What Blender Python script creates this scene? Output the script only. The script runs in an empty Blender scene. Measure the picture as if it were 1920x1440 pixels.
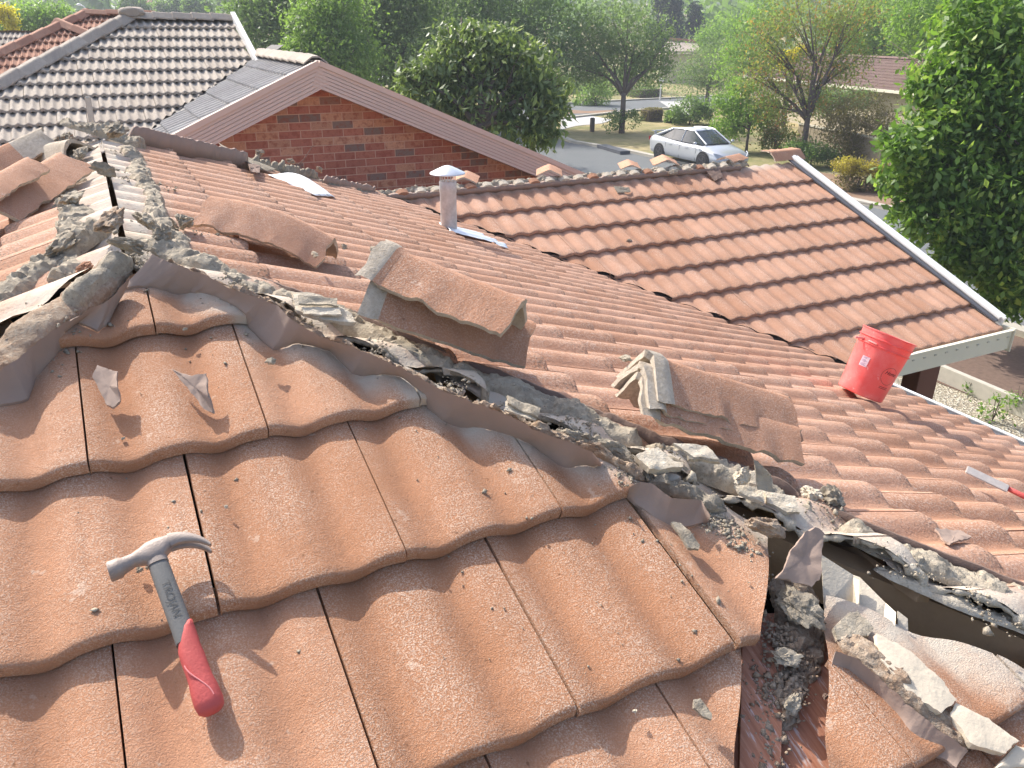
import bpy, bmesh, math, random
import numpy as np
from mathutils import Vector, Matrix, noise as mn
sc = bpy.context.scene
R = math.radians
# ------------------------------------------------------------------ camera
F = 1484.66
CAM = np.array([0.26310, -1.99578, 0.42898])
AR = np.array([0.89326134, -0.44950984, 0.00500824])
AU = np.array([0.1795841, 0.36703664, 0.91270677])
AF = np.array([0.41210889, 0.81438627, -0.40858446])
cd = bpy.data.cameras.new('camera'); cam = bpy.data.objects.new('camera', cd)
sc.collection.objects.link(cam); sc.camera = cam
cd.sensor_width = 36; cd.lens = F / 1920 * 36; cd.clip_start = 0.02; cd.clip_end = 5000
m = Matrix.Identity(4)
for i in range(3):
    m[i][0] = AR[i]; m[i][1] = AU[i]; m[i][2] = -AF[i]; m[i][3] = CAM[i]
cam.matrix_world = m
# ------------------------------------------------------------------ world, sun, exposure
SUN_AZ, SUN_EL = R(-18), R(42)          # azimuth from +Y towards +X
w = bpy.data.worlds.new('World'); sc.world = w; w.use_nodes = True
nt = w.node_tree; bg = nt.nodes['Background']
sky = nt.nodes.new('ShaderNodeTexSky'); sky.sky_type = 'NISHITA'; sky.sun_disc = False
sky.sun_elevation = SUN_EL; sky.sun_rotation = SUN_AZ; sky.dust_density = 3.0; sky.air_density = 0.8; sky.ozone_density = 0.3
nt.links.new(sky.outputs[0], bg.inputs[0]); bg.inputs[1].default_value = 0.15
sd = bpy.data.lights.new('sun', 'SUN'); so = bpy.data.objects.new('sun', sd); sc.collection.objects.link(so)
sd.energy = 3.4; sd.angle = R(0.55); sd.color = (1.0, 0.955, 0.88)
sv = Vector((math.sin(SUN_AZ) * math.cos(SUN_EL), math.cos(SUN_AZ) * math.cos(SUN_EL), math.sin(SUN_EL)))
so.rotation_euler = sv.to_track_quat('Z', 'Y').to_euler(); so.location = (0, 0, 30)
sc.view_settings.view_transform = 'Standard'; sc.view_settings.look = 'None'
sc.view_settings.exposure = 1.05; sc.view_settings.gamma = 1.0
sc.cycles.max_bounces = 6; sc.cycles.volume_bounces = 0
# ------------------------------------------------------------------ helpers
C = sc.collection
rng = np.random.default_rng(11); random.seed(7)
def ray(px, py):
    return AF + AR * (px - 960) / F - AU * (py - 720) / F
def hit(px, py, n, p0):
    d = ray(px, py); t = ((p0 - CAM) @ n) / (d @ n); return CAM + d * t
def gp(px, py, z=-4.8):
    return hit(px, py, np.array([0, 0, 1.]), np.array([0, 0, z]))
def tag(o, label=None, cat=None, group=None, kind=None):
    if label: o['label'] = label
    if cat: o['category'] = cat
    if group: o['group'] = group
    if kind: o['kind'] = kind
    return o
def empty(name, loc=(0, 0, 0), label=None, cat=None, group=None):
    o = bpy.data.objects.new(name, None); C.objects.link(o); o.location = loc; o.empty_display_size = .1
    return tag(o, label, cat, group)
def link(name, me, parent=None, mat=None):
    o = bpy.data.objects.new(name, me); C.objects.link(o)
    if mat is not None:
        for mm in (mat if isinstance(mat, (list, tuple)) else [mat]): me.materials.append(mm)
    if parent is not None:
        o.parent = parent; o.matrix_parent_inverse = Matrix.Translation(-Vector(parent.location))
    return o
def np_mesh(name, V, Q, smooth=False, attrs=None):
    V = np.asarray(V, dtype=np.float32); Q = np.asarray(Q, dtype=np.int32)
    me = bpy.data.meshes.new(name); k = Q.shape[1]
    me.vertices.add(len(V)); me.vertices.foreach_set('co', V.ravel())
    me.loops.add(Q.size); me.loops.foreach_set('vertex_index', Q.ravel())
    me.polygons.add(len(Q)); me.polygons.foreach_set('loop_start', np.arange(0, Q.size, k, dtype=np.int32))
    me.polygons.foreach_set('loop_total', np.full(len(Q), k, dtype=np.int32))
    if smooth: me.polygons.foreach_set('use_smooth', np.ones(len(Q), dtype=bool))
    me.update(calc_edges=True)
    if attrs:
        for an, av in attrs.items():
            a = me.attributes.new(an, 'FLOAT', 'POINT'); a.data.foreach_set('value', np.asarray(av, dtype=np.float32))
    return me
class MB:
    """collects polygons"""
    def __init__(s): s.v = []; s.f = []
    def add(s, vs, fs):
        b = len(s.v); s.v += [tuple(map(float, x)) for x in vs]; s.f += [tuple(b + i for i in f) for f in fs]
    def box(s, c, d, M=None):
        c = np.array(c, float); d = np.array(d, float) / 2
        vs = [c + d * np.array([x, y, z]) for x in (-1, 1) for y in (-1, 1) for z in (-1, 1)]
        if M is not None: vs = [M @ x for x in vs]
        s.add(vs, [(0, 1, 3, 2), (4, 6, 7, 5), (0, 4, 5, 1), (2, 3, 7, 6), (0, 2, 6, 4), (1, 5, 7, 3)])
    def prism(s, a, b, wv, hv):
        """beam from a to b with half-width vector wv and half-height vector hv"""
        a, b, wv, hv = map(lambda q: np.array(q, float), (a, b, wv, hv))
        vs = [a - wv - hv, a + wv - hv, a + wv + hv, a - wv + hv, b - wv - hv, b + wv - hv, b + wv + hv, b - wv + hv]
        s.add(vs, [(0, 3, 2, 1), (4, 5, 6, 7), (0, 1, 5, 4), (1, 2, 6, 5), (2, 3, 7, 6), (3, 0, 4, 7)])
    def extrude(s, poly, off):
        poly = [np.array(q, float) for q in poly]; off = np.array(off, float); n = len(poly)
        s.add(poly + [q + off for q in poly], [tuple(range(n))[::-1], tuple(range(n, 2 * n))] + [(i, (i + 1) % n, n + (i + 1) % n, n + i) for i in range(n)])
    def lathe(s, prof, c, ax=(0, 0, 1), seg=24, cap=True):
        ax = Vector(ax).normalized(); x = ax.orthogonal().normalized(); y = ax.cross(x); c = Vector(c)
        vs = []
        for r_, h in prof:
            for k in range(seg):
                t = 2 * math.pi * k / seg; vs.append(c + ax * h + x * (r_ * math.cos(t)) + y * (r_ * math.sin(t)))
        fs = [(i * seg + k, i * seg + (k + 1) % seg, (i + 1) * seg + (k + 1) % seg, (i + 1) * seg + k) for i in range(len(prof) - 1) for k in range(seg)]
        if cap: fs += [tuple(range(seg))[::-1], tuple((len(prof) - 1) * seg + k for k in range(seg))]
        s.add(vs, fs)
    def tube(s, pts, rad, seg=7):
        pts = [Vector(tuple(map(float, q))) for q in pts]; n = len(pts); vs = []
        if not hasattr(rad, '__len__'): rad = [rad] * n
        x = None
        for i, p in enumerate(pts):
            d = (pts[min(i + 1, n - 1)] - pts[max(i - 1, 0)]).normalized()
            x = d.orthogonal().normalized() if x is None else (x - d * x.dot(d)).normalized()
            y = d.cross(x)
            for k in range(seg):
                t = 2 * math.pi * k / seg; vs.append(p + (x * math.cos(t) + y * math.sin(t)) * rad[i])
        fs = [(i * seg + k, i * seg + (k + 1) % seg, (i + 1) * seg + (k + 1) % seg, (i + 1) * seg + k) for i in range(n - 1) for k in range(seg)]
        fs += [tuple(range(seg))[::-1], tuple((n - 1) * seg + k for k in range(seg))]
        s.add(vs, fs)
    def build(s, name, mat, parent=None, smooth=False, bevel=0):
        me = bpy.data.meshes.new(name); me.from_pydata(s.v, [], s.f)
        if smooth: me.polygons.foreach_set('use_smooth', [True] * len(me.polygons))
        me.update()
        bm = bmesh.new(); bm.from_mesh(me)
        if bevel: bmesh.ops.bevel(bm, geom=bm.edges[:] , offset=bevel, segments=2, affect='EDGES', clamp_overlap=True)
        bmesh.ops.recalc_face_normals(bm, faces=bm.faces); bm.to_mesh(me); bm.free()
        return link(name, me, parent, mat)
# ------------------------------------------------------------------ materials
class NT:
    def __init__(s, name, rough=.8, spec=.3):
        s.m = bpy.data.materials.new(name); s.m.use_nodes = True; s.t = s.m.node_tree
        s.b = s.t.nodes['Principled BSDF']; s.b.inputs['Roughness'].default_value = rough
        s.b.inputs['Specular IOR Level'].default_value = spec
        s.co = s.n('ShaderNodeTexCoord').outputs['Object']
    def n(s, ty, **kw):
        x = s.t.nodes.new(ty)
        for k, v in kw.items():
            if hasattr(x, k): setattr(x, k, v)
            else: x.inputs[k].default_value = v
        return x
    def l(s, a, b): s.t.links.new(a, b)
    def noise(s, scale, detail=3, rough=.6, vec=None, dist=0):
        x = s.n('ShaderNodeTexNoise'); x.inputs['Scale'].default_value = scale; x.inputs['Detail'].default_value = detail
        x.inputs['Roughness'].default_value = rough; x.inputs['Distortion'].default_value = dist
        s.l(vec or s.co, x.inputs['Vector']); return x.outputs[0]
    def ramp(s, f, stops):
        x = s.n('ShaderNodeValToRGB'); e = x.color_ramp.elements
        while len(e) < len(stops): e.new(0.5)
        for i, (p, c) in enumerate(stops):
            e[i].position = p; e[i].color = (c, c, c, 1) if not hasattr(c, '__len__') else (*c, 1)
        s.l(f, x.inputs[0]); return x.outputs[0]
    def mix(s, f, a, b, mode='MIX'):
        x = s.n('ShaderNodeMix', data_type='RGBA'); x.blend_type = mode
        for sock, v in ((x.inputs[0], f), (x.inputs[6], a), (x.inputs[7], b)):
            if hasattr(v, 'is_linked'): s.l(v, sock)
            else: sock.default_value = v if not hasattr(v, '__len__') else (*v, 1)
        return x.outputs[2]
    def math(s, op, a, b=0.0):
        x = s.n('ShaderNodeMath'); x.operation = op
        for sock, v in ((x.inputs[0], a), (x.inputs[1], b)):
            if hasattr(v, 'is_linked'): s.l(v, sock)
            else: sock.default_value = v
        return x.outputs[0]
    def attr(s, name):
        x = s.n('ShaderNodeAttribute'); x.attribute_name = name; return x.outputs['Fac']
    def mapping(s, sc_=(1, 1, 1), rot=(0, 0, 0)):
        x = s.n('ShaderNodeMapping'); x.inputs['Scale'].default_value = sc_; x.inputs['Rotation'].default_value = rot
        s.l(s.co, x.inputs[0]); return x.outputs[0]
    def color(s, c):
        if hasattr(c, 'is_linked'): s.l(c, s.b.inputs['Base Color'])
        else: s.b.inputs['Base Color'].default_value = (*c, 1)
    def bump(s, h, strength=.3, dist=.002):
        x = s.n('ShaderNodeBump'); x.inputs['Strength'].default_value = strength; x.inputs['Distance'].default_value = dist
        s.l(h, x.inputs['Height'])
        s.l(x.outputs[0], s.b.inputs['Normal']); return x
def mat_plain(name, c, rough=.7, var=.12, scale=8, bump=0, metal=0, spec=.3):
    t = NT(name, rough, spec); n1 = t.noise(scale, 5)
    t.color(t.mix(n1, tuple(x * (1 - var) for x in c), tuple(min(1, x * (1 + var)) for x in c)))
    t.b.inputs['Metallic'].default_value = metal
    if bump: t.bump(t.noise(scale * 6, 4), bump, .004)
    return t.m
def mat_tile(name, ca, cb, cw, grit=380, dustc=(.56, .49, .40), white=.5, moss=0.0):
    t = NT(name, .88, .2)
    tint = t.attr('tint'); dust = t.attr('dust')
    base = t.mix(tint, ca, cb)
    patch = t.noise(6, 5, .65)
    base = t.mix(t.ramp(patch, [(.35, 0), (.75, .6)]), base, tuple(x * .80 for x in ca))
    run = t.noise(1.0, 4, .6, vec=t.mapping((26, 3.2, 3.2))); base = t.mix(t.ramp(run, [(.52, 0), (.72, .35)]), base, (ca[0] * .62, ca[1] * .66, ca[2] * .75))
    lich = t.noise(19, 4, .7); base = t.mix(t.ramp(lich, [(.66, 0), (.70, .35)]), base, cw)
    g = t.noise(grit, 3, .6, dist=.6)
    g2 = t.noise(4.2, 3)
    crest = t.attr('crest')
    amt = t.math('MULTIPLY', t.ramp(g, [(.47, 0), (.62, 1)]), t.math('MULTIPLY', t.ramp(g2, [(.30, .18), (.68, 1)]), white))
    amt = t.math('MULTIPLY', amt, t.math('ADD', t.math('MULTIPLY', crest, .75), .25))
    base = t.mix(amt, base, cw)
    sp = t.noise(75, 2, .5); base = t.mix(t.ramp(sp, [(.70, 0), (.76, .55)]), base, tuple(x * .35 for x in ca))
    if moss:
        ms = t.math('MULTIPLY', t.ramp(t.noise(140, 3), [(.5, 0), (.62, 1)]), t.ramp(t.attr('nose'), [(.70, 0), (1, moss)]))
        base = t.mix(ms, base, (.13, .105, .08))
    dn = t.math('MULTIPLY', dust, t.ramp(t.noise(30, 5), [(.25, .55), (.6, 1)]))
    base = t.mix(dn, base, dustc)
    t.color(base)
    h = t.math('ADD', t.math('MULTIPLY', g, 1.0), t.math('MULTIPLY', t.noise(60, 4), .8))
    t.bump(h, .8, .003)
    return t.m
M = {}
M['tile'] = mat_tile('terracotta_tile', (.405, .192, .099), (.51, .265, .155), (.73, .60, .48), white=.85)
M['tile_far'] = mat_tile('terracotta_tile_weathered', (.41, .21, .125), (.53, .305, .205), (.65, .52, .43), grit=170, white=.7, moss=.85)
M['tile_grey'] = mat_tile('grey_beige_tile', (.36, .305, .25), (.46, .40, .33), (.58, .52, .44), grit=60, white=.5)
M['tile_rib'] = mat_tile('grey_ribbed_tile', (.29, .275, .26), (.36, .345, .33), (.45, .43, .41), grit=60, white=.4)
M['tile_red'] = mat_tile('old_red_tile', (.36, .17, .11), (.48, .27, .18), (.5, .4, .33), grit=40, white=.4)
M['tile_brown'] = mat_tile('brown_roof_tile', (.19, .125, .11), (.22, .15, .13), (.3, .23, .2), grit=20, white=.2)
def mortar_mat(name, c1, c2, c3, s=1.0, b=.9):
    t = NT(name, .95, .1)
    n1 = t.noise(9 * s, 6, .65); n2 = t.noise(55 * s, 5, .7)
    c = t.mix(t.ramp(n1, [(.35, 0), (.65, 1)]), c1, c2)
    c = t.mix(t.ramp(n2, [(.45, 0), (.7, .8)]), c, c3)
    c = t.mix(t.ramp(t.noise(160 * s, 3), [(.6, 0), (.72, .6)]), c, tuple(x * .4 for x in c1))
    t.color(c); t.bump(t.math('ADD', n2, t.math('MULTIPLY', t.noise(190 * s, 4, .7), .6)), b, .006)
    return t.m
M['mortar'] = mortar_mat('cement_mortar', (.30, .255, .195), (.43, .37, .285), (.54, .475, .37))
M['mortar_dark'] = mortar_mat('dark_cement_mortar', (.23, .195, .15), (.33, .285, .22), (.44, .385, .30))  # darker tone of the cement mortar
M['mortar_brown'] = mortar_mat('crumbly_brown_mortar', (.30, .205, .14), (.43, .33, .24), (.54, .46, .36), 1.4)
M['mortar_pale'] = mortar_mat('pale_dusty_mortar', (.52, .44, .33), (.62, .545, .43), (.72, .655, .54))
M['skirt'] = mat_plain('flexible_pointing', (.335, .248, .20), .85, .10, 14, .25)
M['skirt_dark'] = mat_plain('dark_pointing', (.20, .135, .105), .85, .25, 30, .5)
M['black'] = mat_plain('roof_void_shade', (.012, .01, .009), 1, .1, 4)  # near-black colour stands in for the shade inside the roof
M['timber'] = mat_plain('roof_timber', (.48, .32, .19), .8, .25, 12, .4)
M['white'] = mat_plain('white_paint', (.80, .79, .76), .35, .03, 3, spec=.5)
M['slot'] = mat_plain('gutter_slot', (.52, .49, .41), .6, .05, 4)
M['cream'] = mat_plain('cream_colourbond', (.72, .68, .55), .4, .05, 4, spec=.5)
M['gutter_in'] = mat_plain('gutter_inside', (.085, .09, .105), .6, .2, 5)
M['iron'] = mat_plain('valley_iron', (.09, .08, .075), .6, .3, 10)
M['alu'] = mat_plain('dusty_aluminium', (.62, .54, .42), .55, .15, 25, .4, .25, .5)
# ------------------------------------------------------------------ roof slopes
AL = 0.37003; CA, SA, TA = math.cos(AL), math.sin(AL), math.tan(AL)
TW, G = .30, .33804          # tile cover width and gauge
H_ROLL, LIFT, THK = .0180, .030, .025
AX = .27796; WY, WZ, EZ, GX = 4.20127, -.76802, -1.78911, 6.63659
XJ = AX - WZ / TA; P2Y = WY + WZ / TA
SE = -EZ / SA; XE = AX - EZ / TA; YE = WY - (WZ - EZ) / TA
class Slope:
    """O origin at the top line, U across (right when looking up), D down the slope, N outward; height 0 = top of the tile noses"""
    def __init__(s, O, U, D):
        s.O, s.U, s.D = (np.array(q, float) for q in (O, U, D)); s.N = np.cross(s.U, -s.D)
    def P(s, u, v, h=0.): return s.O + s.U * u + s.D * v + s.N * h
    def at(s, px, py, h=0.): return hit(px, py, s.N, s.O + s.N * h)
    def uv(s, p): q = np.array(p) - s.O; return q @ s.U, q @ s.D
    def px(s, px, py, h=0.): return s.uv(s.at(px, py, h))
SLA = Slope((0, 0, 0), (1, 0, 0), (0, -CA, -SA))
SLB = Slope((AX, 0, 0), (0, 1, 0), (CA, 0, -SA))
SLL = Slope((AX, 0, 0), (0, -1, 0), (-CA, 0, -SA))
SLC = Slope((0, WY, WZ), (1, 0, 0), (0, -CA, -SA))
def prof_double(t):
    ph = 2 * np.pi * (t - .20) / .5
    return 1 - ((1 + np.cos(ph)) / 2) ** 1.7
def prof_rolls(t):      # round rolls with flat pans between
    x = ((t * 2 + .25) % 1.0) - .5
    return np.clip(np.cos(np.clip(np.abs(x) / .27, 0, 1) * np.pi) * .5 + .5, 0, 1)
def prof_rolls3(t):
    x = ((t * 3 + .25) % 1.0) - .5
    return np.clip(np.cos(np.clip(np.abs(x) / .42, 0, 1) * np.pi) * .5 + .5, 0, 1)
def prof_ribs(t):
    x = (t * 3) % 1.0
    return np.clip(1.7 - np.abs(x - .5) * 4.4, 0, 1)
def height(prof, u, v, off=.0, roll=H_ROLL, lift=LIFT, tw=TW, g=G, v0=0.):
    k = np.floor((v - v0) / g); fr = (v - v0) / g - k
    t = ((u - off) / tw - .5 * (k.astype(int) % 2 == 0 if hasattr(k, 'astype') else (int(k) % 2 == 0))) % 1.0
    return (prof(np.asarray(t)) - 1) * roll + lift * (fr - 1)
def hA(u, v): return float(height(prof_double, np.array(u), np.array(v), off=TW / 2))
def ss(a, b, x): x = np.clip((x - a) / (b - a), 0, 1); return x * x * (3 - 2 * x)
def tiles(S, kr, ur, prof, roll=H_ROLL, lift=LIFT, thk=THK, tw=TW, g=G, v0=0., off=0., nu=14, clips=(), skip=None, dust=None, jit=1., only=None, rnd=5, ns=4):
    r = np.random.default_rng(rnd); VV = []; QQ = []; AT = []; AD = []; AC = []; AN = []; base = 0
    for k in kr:
        o = off + (tw * .5 if k % 2 == 0 else 0)
        for i in range(int(math.floor((ur[0] - o) / tw)), int(math.ceil((ur[1] - o) / tw))):
            if skip and skip(i, k): continue
            if only and not only(i, k): continue
            t = np.linspace(0, 1, nu + 1); nr = ns
            sv_ = list(np.linspace(-.16, .93, nr)) + [.972, .992, 1.0]
            hh = [0] * nr + [-.0005, -.0025, -.006]
            rows = [(s_, dh) for s_, dh in zip(sv_, hh)] + [(1.001, -thk), (.90, -thk)]
            tt, j_ = r.random(), (r.random(3) - .5) * jit
            n_r = len(rows); U = np.zeros((n_r, nu + 1)); Vv = U.copy(); Hh = U.copy(); cr = U.copy(); no = U.copy()
            p = prof(np.clip(t, .0005, .9995))
            for a, (s_, dh) in enumerate(rows):
                U[a] = o + i * tw + .0021 + t * (tw - .0042) + j_[0] * .002
                wob = .0018 * np.sin(t * 9 + tt * 20) * (s_ > .95)
                Vv[a] = v0 + (k + s_) * g + wob + j_[1] * .004
                Hh[a] = (p - 1) * roll + lift * (s_ - 1) + dh + j_[2] * .002
                cr[a] = p; no[a] = max(0, s_) if a < n_r - 2 else 0.3
            # side skirts
            Us = np.hstack([U[:, :1] - .002, U, U[:, -1:]]); Vs = np.hstack([Vv[:, :1], Vv, Vv[:, -1:]])
            Hs = np.hstack([Hh[:, :1] - .016, Hh, Hh[:, -1:] - .014]); cs = np.hstack([cr[:, :1], cr, cr[:, -1:]]); ns_ = np.hstack([no[:, :1], no, no[:, -1:]])
            nc = nu + 3
            P = S.O + Us[..., None] * S.U + Vs[..., None] * S.D + Hs[..., None] * S.N
            VV.append(P.reshape(-1, 3)); idx = np.arange(n_r * nc).reshape(n_r, nc) + base
            QQ.append(np.stack([idx[:-1, :-1], idx[1:, :-1], idx[1:, 1:], idx[:-1, 1:]], -1).reshape(-1, 4))
            AT.append(np.full(n_r * nc, tt)); AC.append(cs.ravel()); AN.append(ns_.ravel())
            AD.append(dust(Us.ravel(), Vs.ravel()) if dust else np.zeros(n_r * nc)); base += n_r * nc
    V = np.vstack(VV); Q = np.vstack(QQ)
    me = np_mesh('t', V, Q, True, dict(tint=np.concatenate(AT), dust=np.concatenate(AD), crest=np.concatenate(AC), nose=np.concatenate(AN)))
    if clips:
        bm = bmesh.new(); bm.from_mesh(me)
        for co, no_ in clips:
            bmesh.ops.bisect_plane(bm, geom=bm.verts[:] + bm.edges[:] + bm.faces[:], plane_co=co, plane_no=no_, clear_outer=True)
        bm.to_mesh(me); bm.free()
        me.polygons.foreach_set('use_smooth', [True] * len(me.polygons))
    me.set_sharp_from_angle(angle=R(50))
    return me
def plan_clip(p, n):      # vertical clipping plane; keeps the side opposite to n
    return (Vector(p), Vector(n).normalized())
def clip_px(S, a, b, h, keep):
    """plane square to the slope through two points of it, keeping the side of 'keep'"""
    A_, B_, K_ = S.at(*a, h), S.at(*b, h), S.at(*keep, h); n = np.cross(B_ - A_, S.N)
    if (K_ - A_) @ n > 0: n = -n
    return (Vector(A_), Vector(n).normalized())
house = empty('tiled_house', (0, 0, -4.8), 'house with the terracotta roof in the foreground, its hip caps taken off', 'house')
hipR = (1 / math.sqrt(2), 1 / math.sqrt(2), 0); hipL = (-1 / math.sqrt(2), 1 / math.sqrt(2), 0)
# near hip end (A)
def dustA(u, v):
    d1 = AX + v * CA - u; d2 = u - (AX - v * CA); d = np.minimum(d1, d2)
    return 1 - ss(.13, .19, d + .03 * np.sin(u * 40) * np.sin(v * 31))
cutR = .055; cutL = .13
hc = [plan_clip((AX - cutR, 0, 0), hipR), plan_clip((AX + cutL, 0, 0), hipL)]
gone = lambda i, k: k == 4 and i >= 3
meA = tiles(SLA, range(0, 6), (-2.4, 2.4), prof_double, nu=26, ns=6, off=TW / 2, clips=hc, dust=dustA, skip=lambda i, k: (k == 4 and i >= 2) or (k == 3 and i >= 3) or (k == 5 and i >= 3))
roofA = link('roof_slope', meA, house, M['tile'])
roofA['label'] = 'near hip end of tiles in the foreground'
# the cut tile right of the wide joint in the fourth course
me = tiles(SLA, [3], (.9, 2.4), prof_double, nu=26, ns=6, off=TW / 2 + .012, clips=[hc[0], clip_px(SLA, (1449, 1020), (1432, 1195), 0, (1350, 1100))], dust=dustA, only=lambda i, k: i >= 3, rnd=9)
link('cut_tile', me, house, M['tile'])['label'] = 'last tile of the fourth course with its right side broken off'
me = tiles(SLA, [4], (.8, 1.5), prof_double, nu=26, ns=6, clips=[clip_px(SLA, (1404, 1215), (1390, 1440), 0, (1330, 1330))], dust=None, only=lambda i, k: i == 2, rnd=10, off=TW / 2)
link('cut_tile', me, house, M['tile'])['label'] = 'tile of the fifth course broken off along its right edge'
me = tiles(SLA, [4, 5], (.8, 2.4), prof_double, nu=26, ns=6, clips=[plan_clip((AX - .20, 0, 0), hipR), clip_px(SLA, (1563, 1160), (1560, 1440), 0, (1650, 1330))], dust=lambda u, v: 1 - ss(.27, .33, AX + v * CA - u + .02 * np.sin(u * 60)), only=lambda i, k: i >= 2, rnd=12, off=TW / 2, v0=-.075)
link('cut_tile', me, house, M['tile'])['label'] = 'wedge of tiles at the foot of the hip, right of the rubble'
me = tiles(SLA, range(6, 15), (-5, 5), prof_double, nu=8, off=TW / 2, clips=hc, dust=None)
link('roof_slope', me, house, M['tile'])['label'] = 'lower courses of the near hip end'
# right-hand slope (B)
def dustB(u, v):
    d = u + v * CA; r_ = 1 - ss(.11, .17, d + .02 * np.sin(u * 37)); q = 1 - ss(.10, .16, v + .02 * np.sin(u * 23)); return np.maximum(r_, np.where(u > 0, q, 0)) 
valn = (1 / math.sqrt(2), 1 / math.sqrt(2), 0)
clB = [plan_clip((AX, -.01, 0), (-1 / math.sqrt(2), -1 / math.sqrt(2), 0)), plan_clip((AX, P2Y, 0), (-1 / math.sqrt(2), 1 / math.sqrt(2), 0)),
       plan_clip((XJ - .05, WY, 0), valn), plan_clip((AX + .004, 0, 0), (-1, 0, 0))]
meB = tiles(SLB, range(0, 14), (-4.8, 4.6), prof_double, roll=.027, nu=14, clips=clB, dust=dustB, off=.04)
link('roof_slope', meB, house, M['tile_far'])['label'] = 'long right-hand slope with the flue and the bucket'
# left-hand slope
def dustL(u, v):
    d = -(-u) ; return np.maximum(1 - ss(.12, .2, v), 1 - ss(.12, .2, v * CA - u))
clL = [plan_clip((AX, .025, 0), (1 / math.sqrt(2), -1 / math.sqrt(2), 0)), plan_clip((AX, P2Y, 0), (1 / math.sqrt(2), 1 / math.sqrt(2), 0)), plan_clip((AX - .012, 0, 0), (1, 0, 0))]
meL = tiles(SLL, range(0, 10), (-5, 3.6), prof_double, nu=14, clips=clL, dust=dustL, off=.1)
link('roof_slope', meL, house, M['tile_far'])['label'] = 'left-hand slope under the stacked ridge tiles'
# front wing (C)
valm = (-1 / math.sqrt(2), -1 / math.sqrt(2), 0)
clC = [plan_clip((XJ + .04, WY, 0), valm), plan_clip((GX - .06, 0, 0), (1, 0, 0))]
S0 = .403 - G
meC = tiles(SLC, range(0, 8), (XJ - .3, GX + .2), prof_double, v0=S0, nu=14, clips=clC, dust=lambda u, v: 1 - ss(.06, .10, v), off=GX - 10 * TW - .05, rnd=21)
link('roof_slope', meC, house, M['tile_far'])['label'] = 'front wing slope with the white bargeboard'
# unseen slopes and underlay
mb = MB()
e0 = EZ
mb.add([(XJ, WY, WZ - .1), (GX, WY, WZ - .1), (GX, WY + 2.6, EZ - .1), (XE, WY + 2.6, EZ - .1)], [(0, 1, 2, 3)])
mb.add([(AX, P2Y, -.1), (XJ, WY, WZ - .1), (XE, WY + 2.6, EZ - .1), (AX - 4.6, P2Y + 4.6, EZ - .1)], [(0, 1, 2, 3)])
mb.build('roof_slope', M['tile_far'], house)
mb = MB()      # black sheet added under the wing, its colour standing for shade in the joints
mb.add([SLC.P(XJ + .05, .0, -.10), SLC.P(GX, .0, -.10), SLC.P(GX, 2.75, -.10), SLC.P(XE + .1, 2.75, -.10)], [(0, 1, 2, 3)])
mb.build('shade_underlay', M['black'], house)
mb = MB(); mb.add([(-4.3, -4.6, -2.0), (4.8, -4.6, -2.0), (4.8, 7, -2.0), (-4.3, 7, -2.0)], [(0, 1, 2, 3)]); mb.build('shade_ceiling', M['black'], house)  # unseen dark sheet added to keep light out of the roof space
mb = MB(); mb.prism((AX + .03, .03, -.15), (AX + 4.43, -4.37, -.15 - 4.4 * TA), (.02, .02, 0), (0, 0, .055)); mb.prism((AX, 0, -.20), (AX - 4.4, -4.4, -.20 - 4.4 * TA), (.014, -.014, 0), (0, 0, .07))
mb.build('hip_rafter', M['timber'], house)
mb = MB()
for q in range(0, 8):
    mb.prism(SLB.P(-.25 - q * .6, .3 + q * .6, -.14), SLB.P(-.25 - q * .6, 4.7, -.14), SLB.U * .018, SLB.N * .04)
for q in range(1, 14): mb.prism(SLB.P(-q * G * CA, q * G + .02, -.075), SLB.P(2.2, q * G + .02, -.075), SLB.D * .02, SLB.N * .012)
mb.build('rafter', M['timber'], house)
# ------------------------------------------------------------------ gutters, bargeboard, walls
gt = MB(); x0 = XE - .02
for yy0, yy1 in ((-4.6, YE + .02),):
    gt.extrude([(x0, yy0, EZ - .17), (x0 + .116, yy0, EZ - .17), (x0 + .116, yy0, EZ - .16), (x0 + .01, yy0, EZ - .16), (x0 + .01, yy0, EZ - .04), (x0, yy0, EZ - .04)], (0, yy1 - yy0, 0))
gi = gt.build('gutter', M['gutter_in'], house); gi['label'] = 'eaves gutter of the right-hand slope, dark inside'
mb = MB(); mb.prism((x0 + .123, -4.6, EZ - .13), (x0 + .123, YE + .02, EZ - .13), (.006, 0, 0), (0, 0, .066))
mb.prism((x0 + .119, -4.6, EZ - .062), (x0 + .119, YE + .02, EZ - .062), (.012, 0, 0), (0, 0, .004)); mb.build('gutter_lip', M['white'], gi)
mb = MB(); gy = YE + .06; EZ_ = EZ; EZ = EZ + .028
mb.extrude([(XE + .12, gy, EZ - .20), (XE + .12, gy - .012, EZ - .20), (XE + .12, gy - .05, EZ - .185), (XE + .12, gy - .05, EZ - .035), (XE + .12, gy - .062, EZ - .028), (XE + .12, gy - .062, EZ - .018), (XE + .12, gy - .03, EZ - .018), (XE + .12, gy - .038, EZ - .17), (XE + .12, gy, EZ - .18)], (GX + .0 - XE - .12, 0, 0))
g2 = mb.build('gutter', M['cream'], house); g2['label'] = 'cream slotted eaves gutter of the front wing'
for q in range(11):
    mb = MB(); mb.box((XE + .45 + q * .125, gy - .0535, EZ - .075), (.024, .007, .009)); mb.build('overflow_slot', M['slot'], g2)
mb = MB(); mb.box((GX + .005, gy - .01, EZ - .105), (.012, .115, .20)); mb.build('gutter_end_cap', M['cream'], g2)
EZ = EZ_
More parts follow.
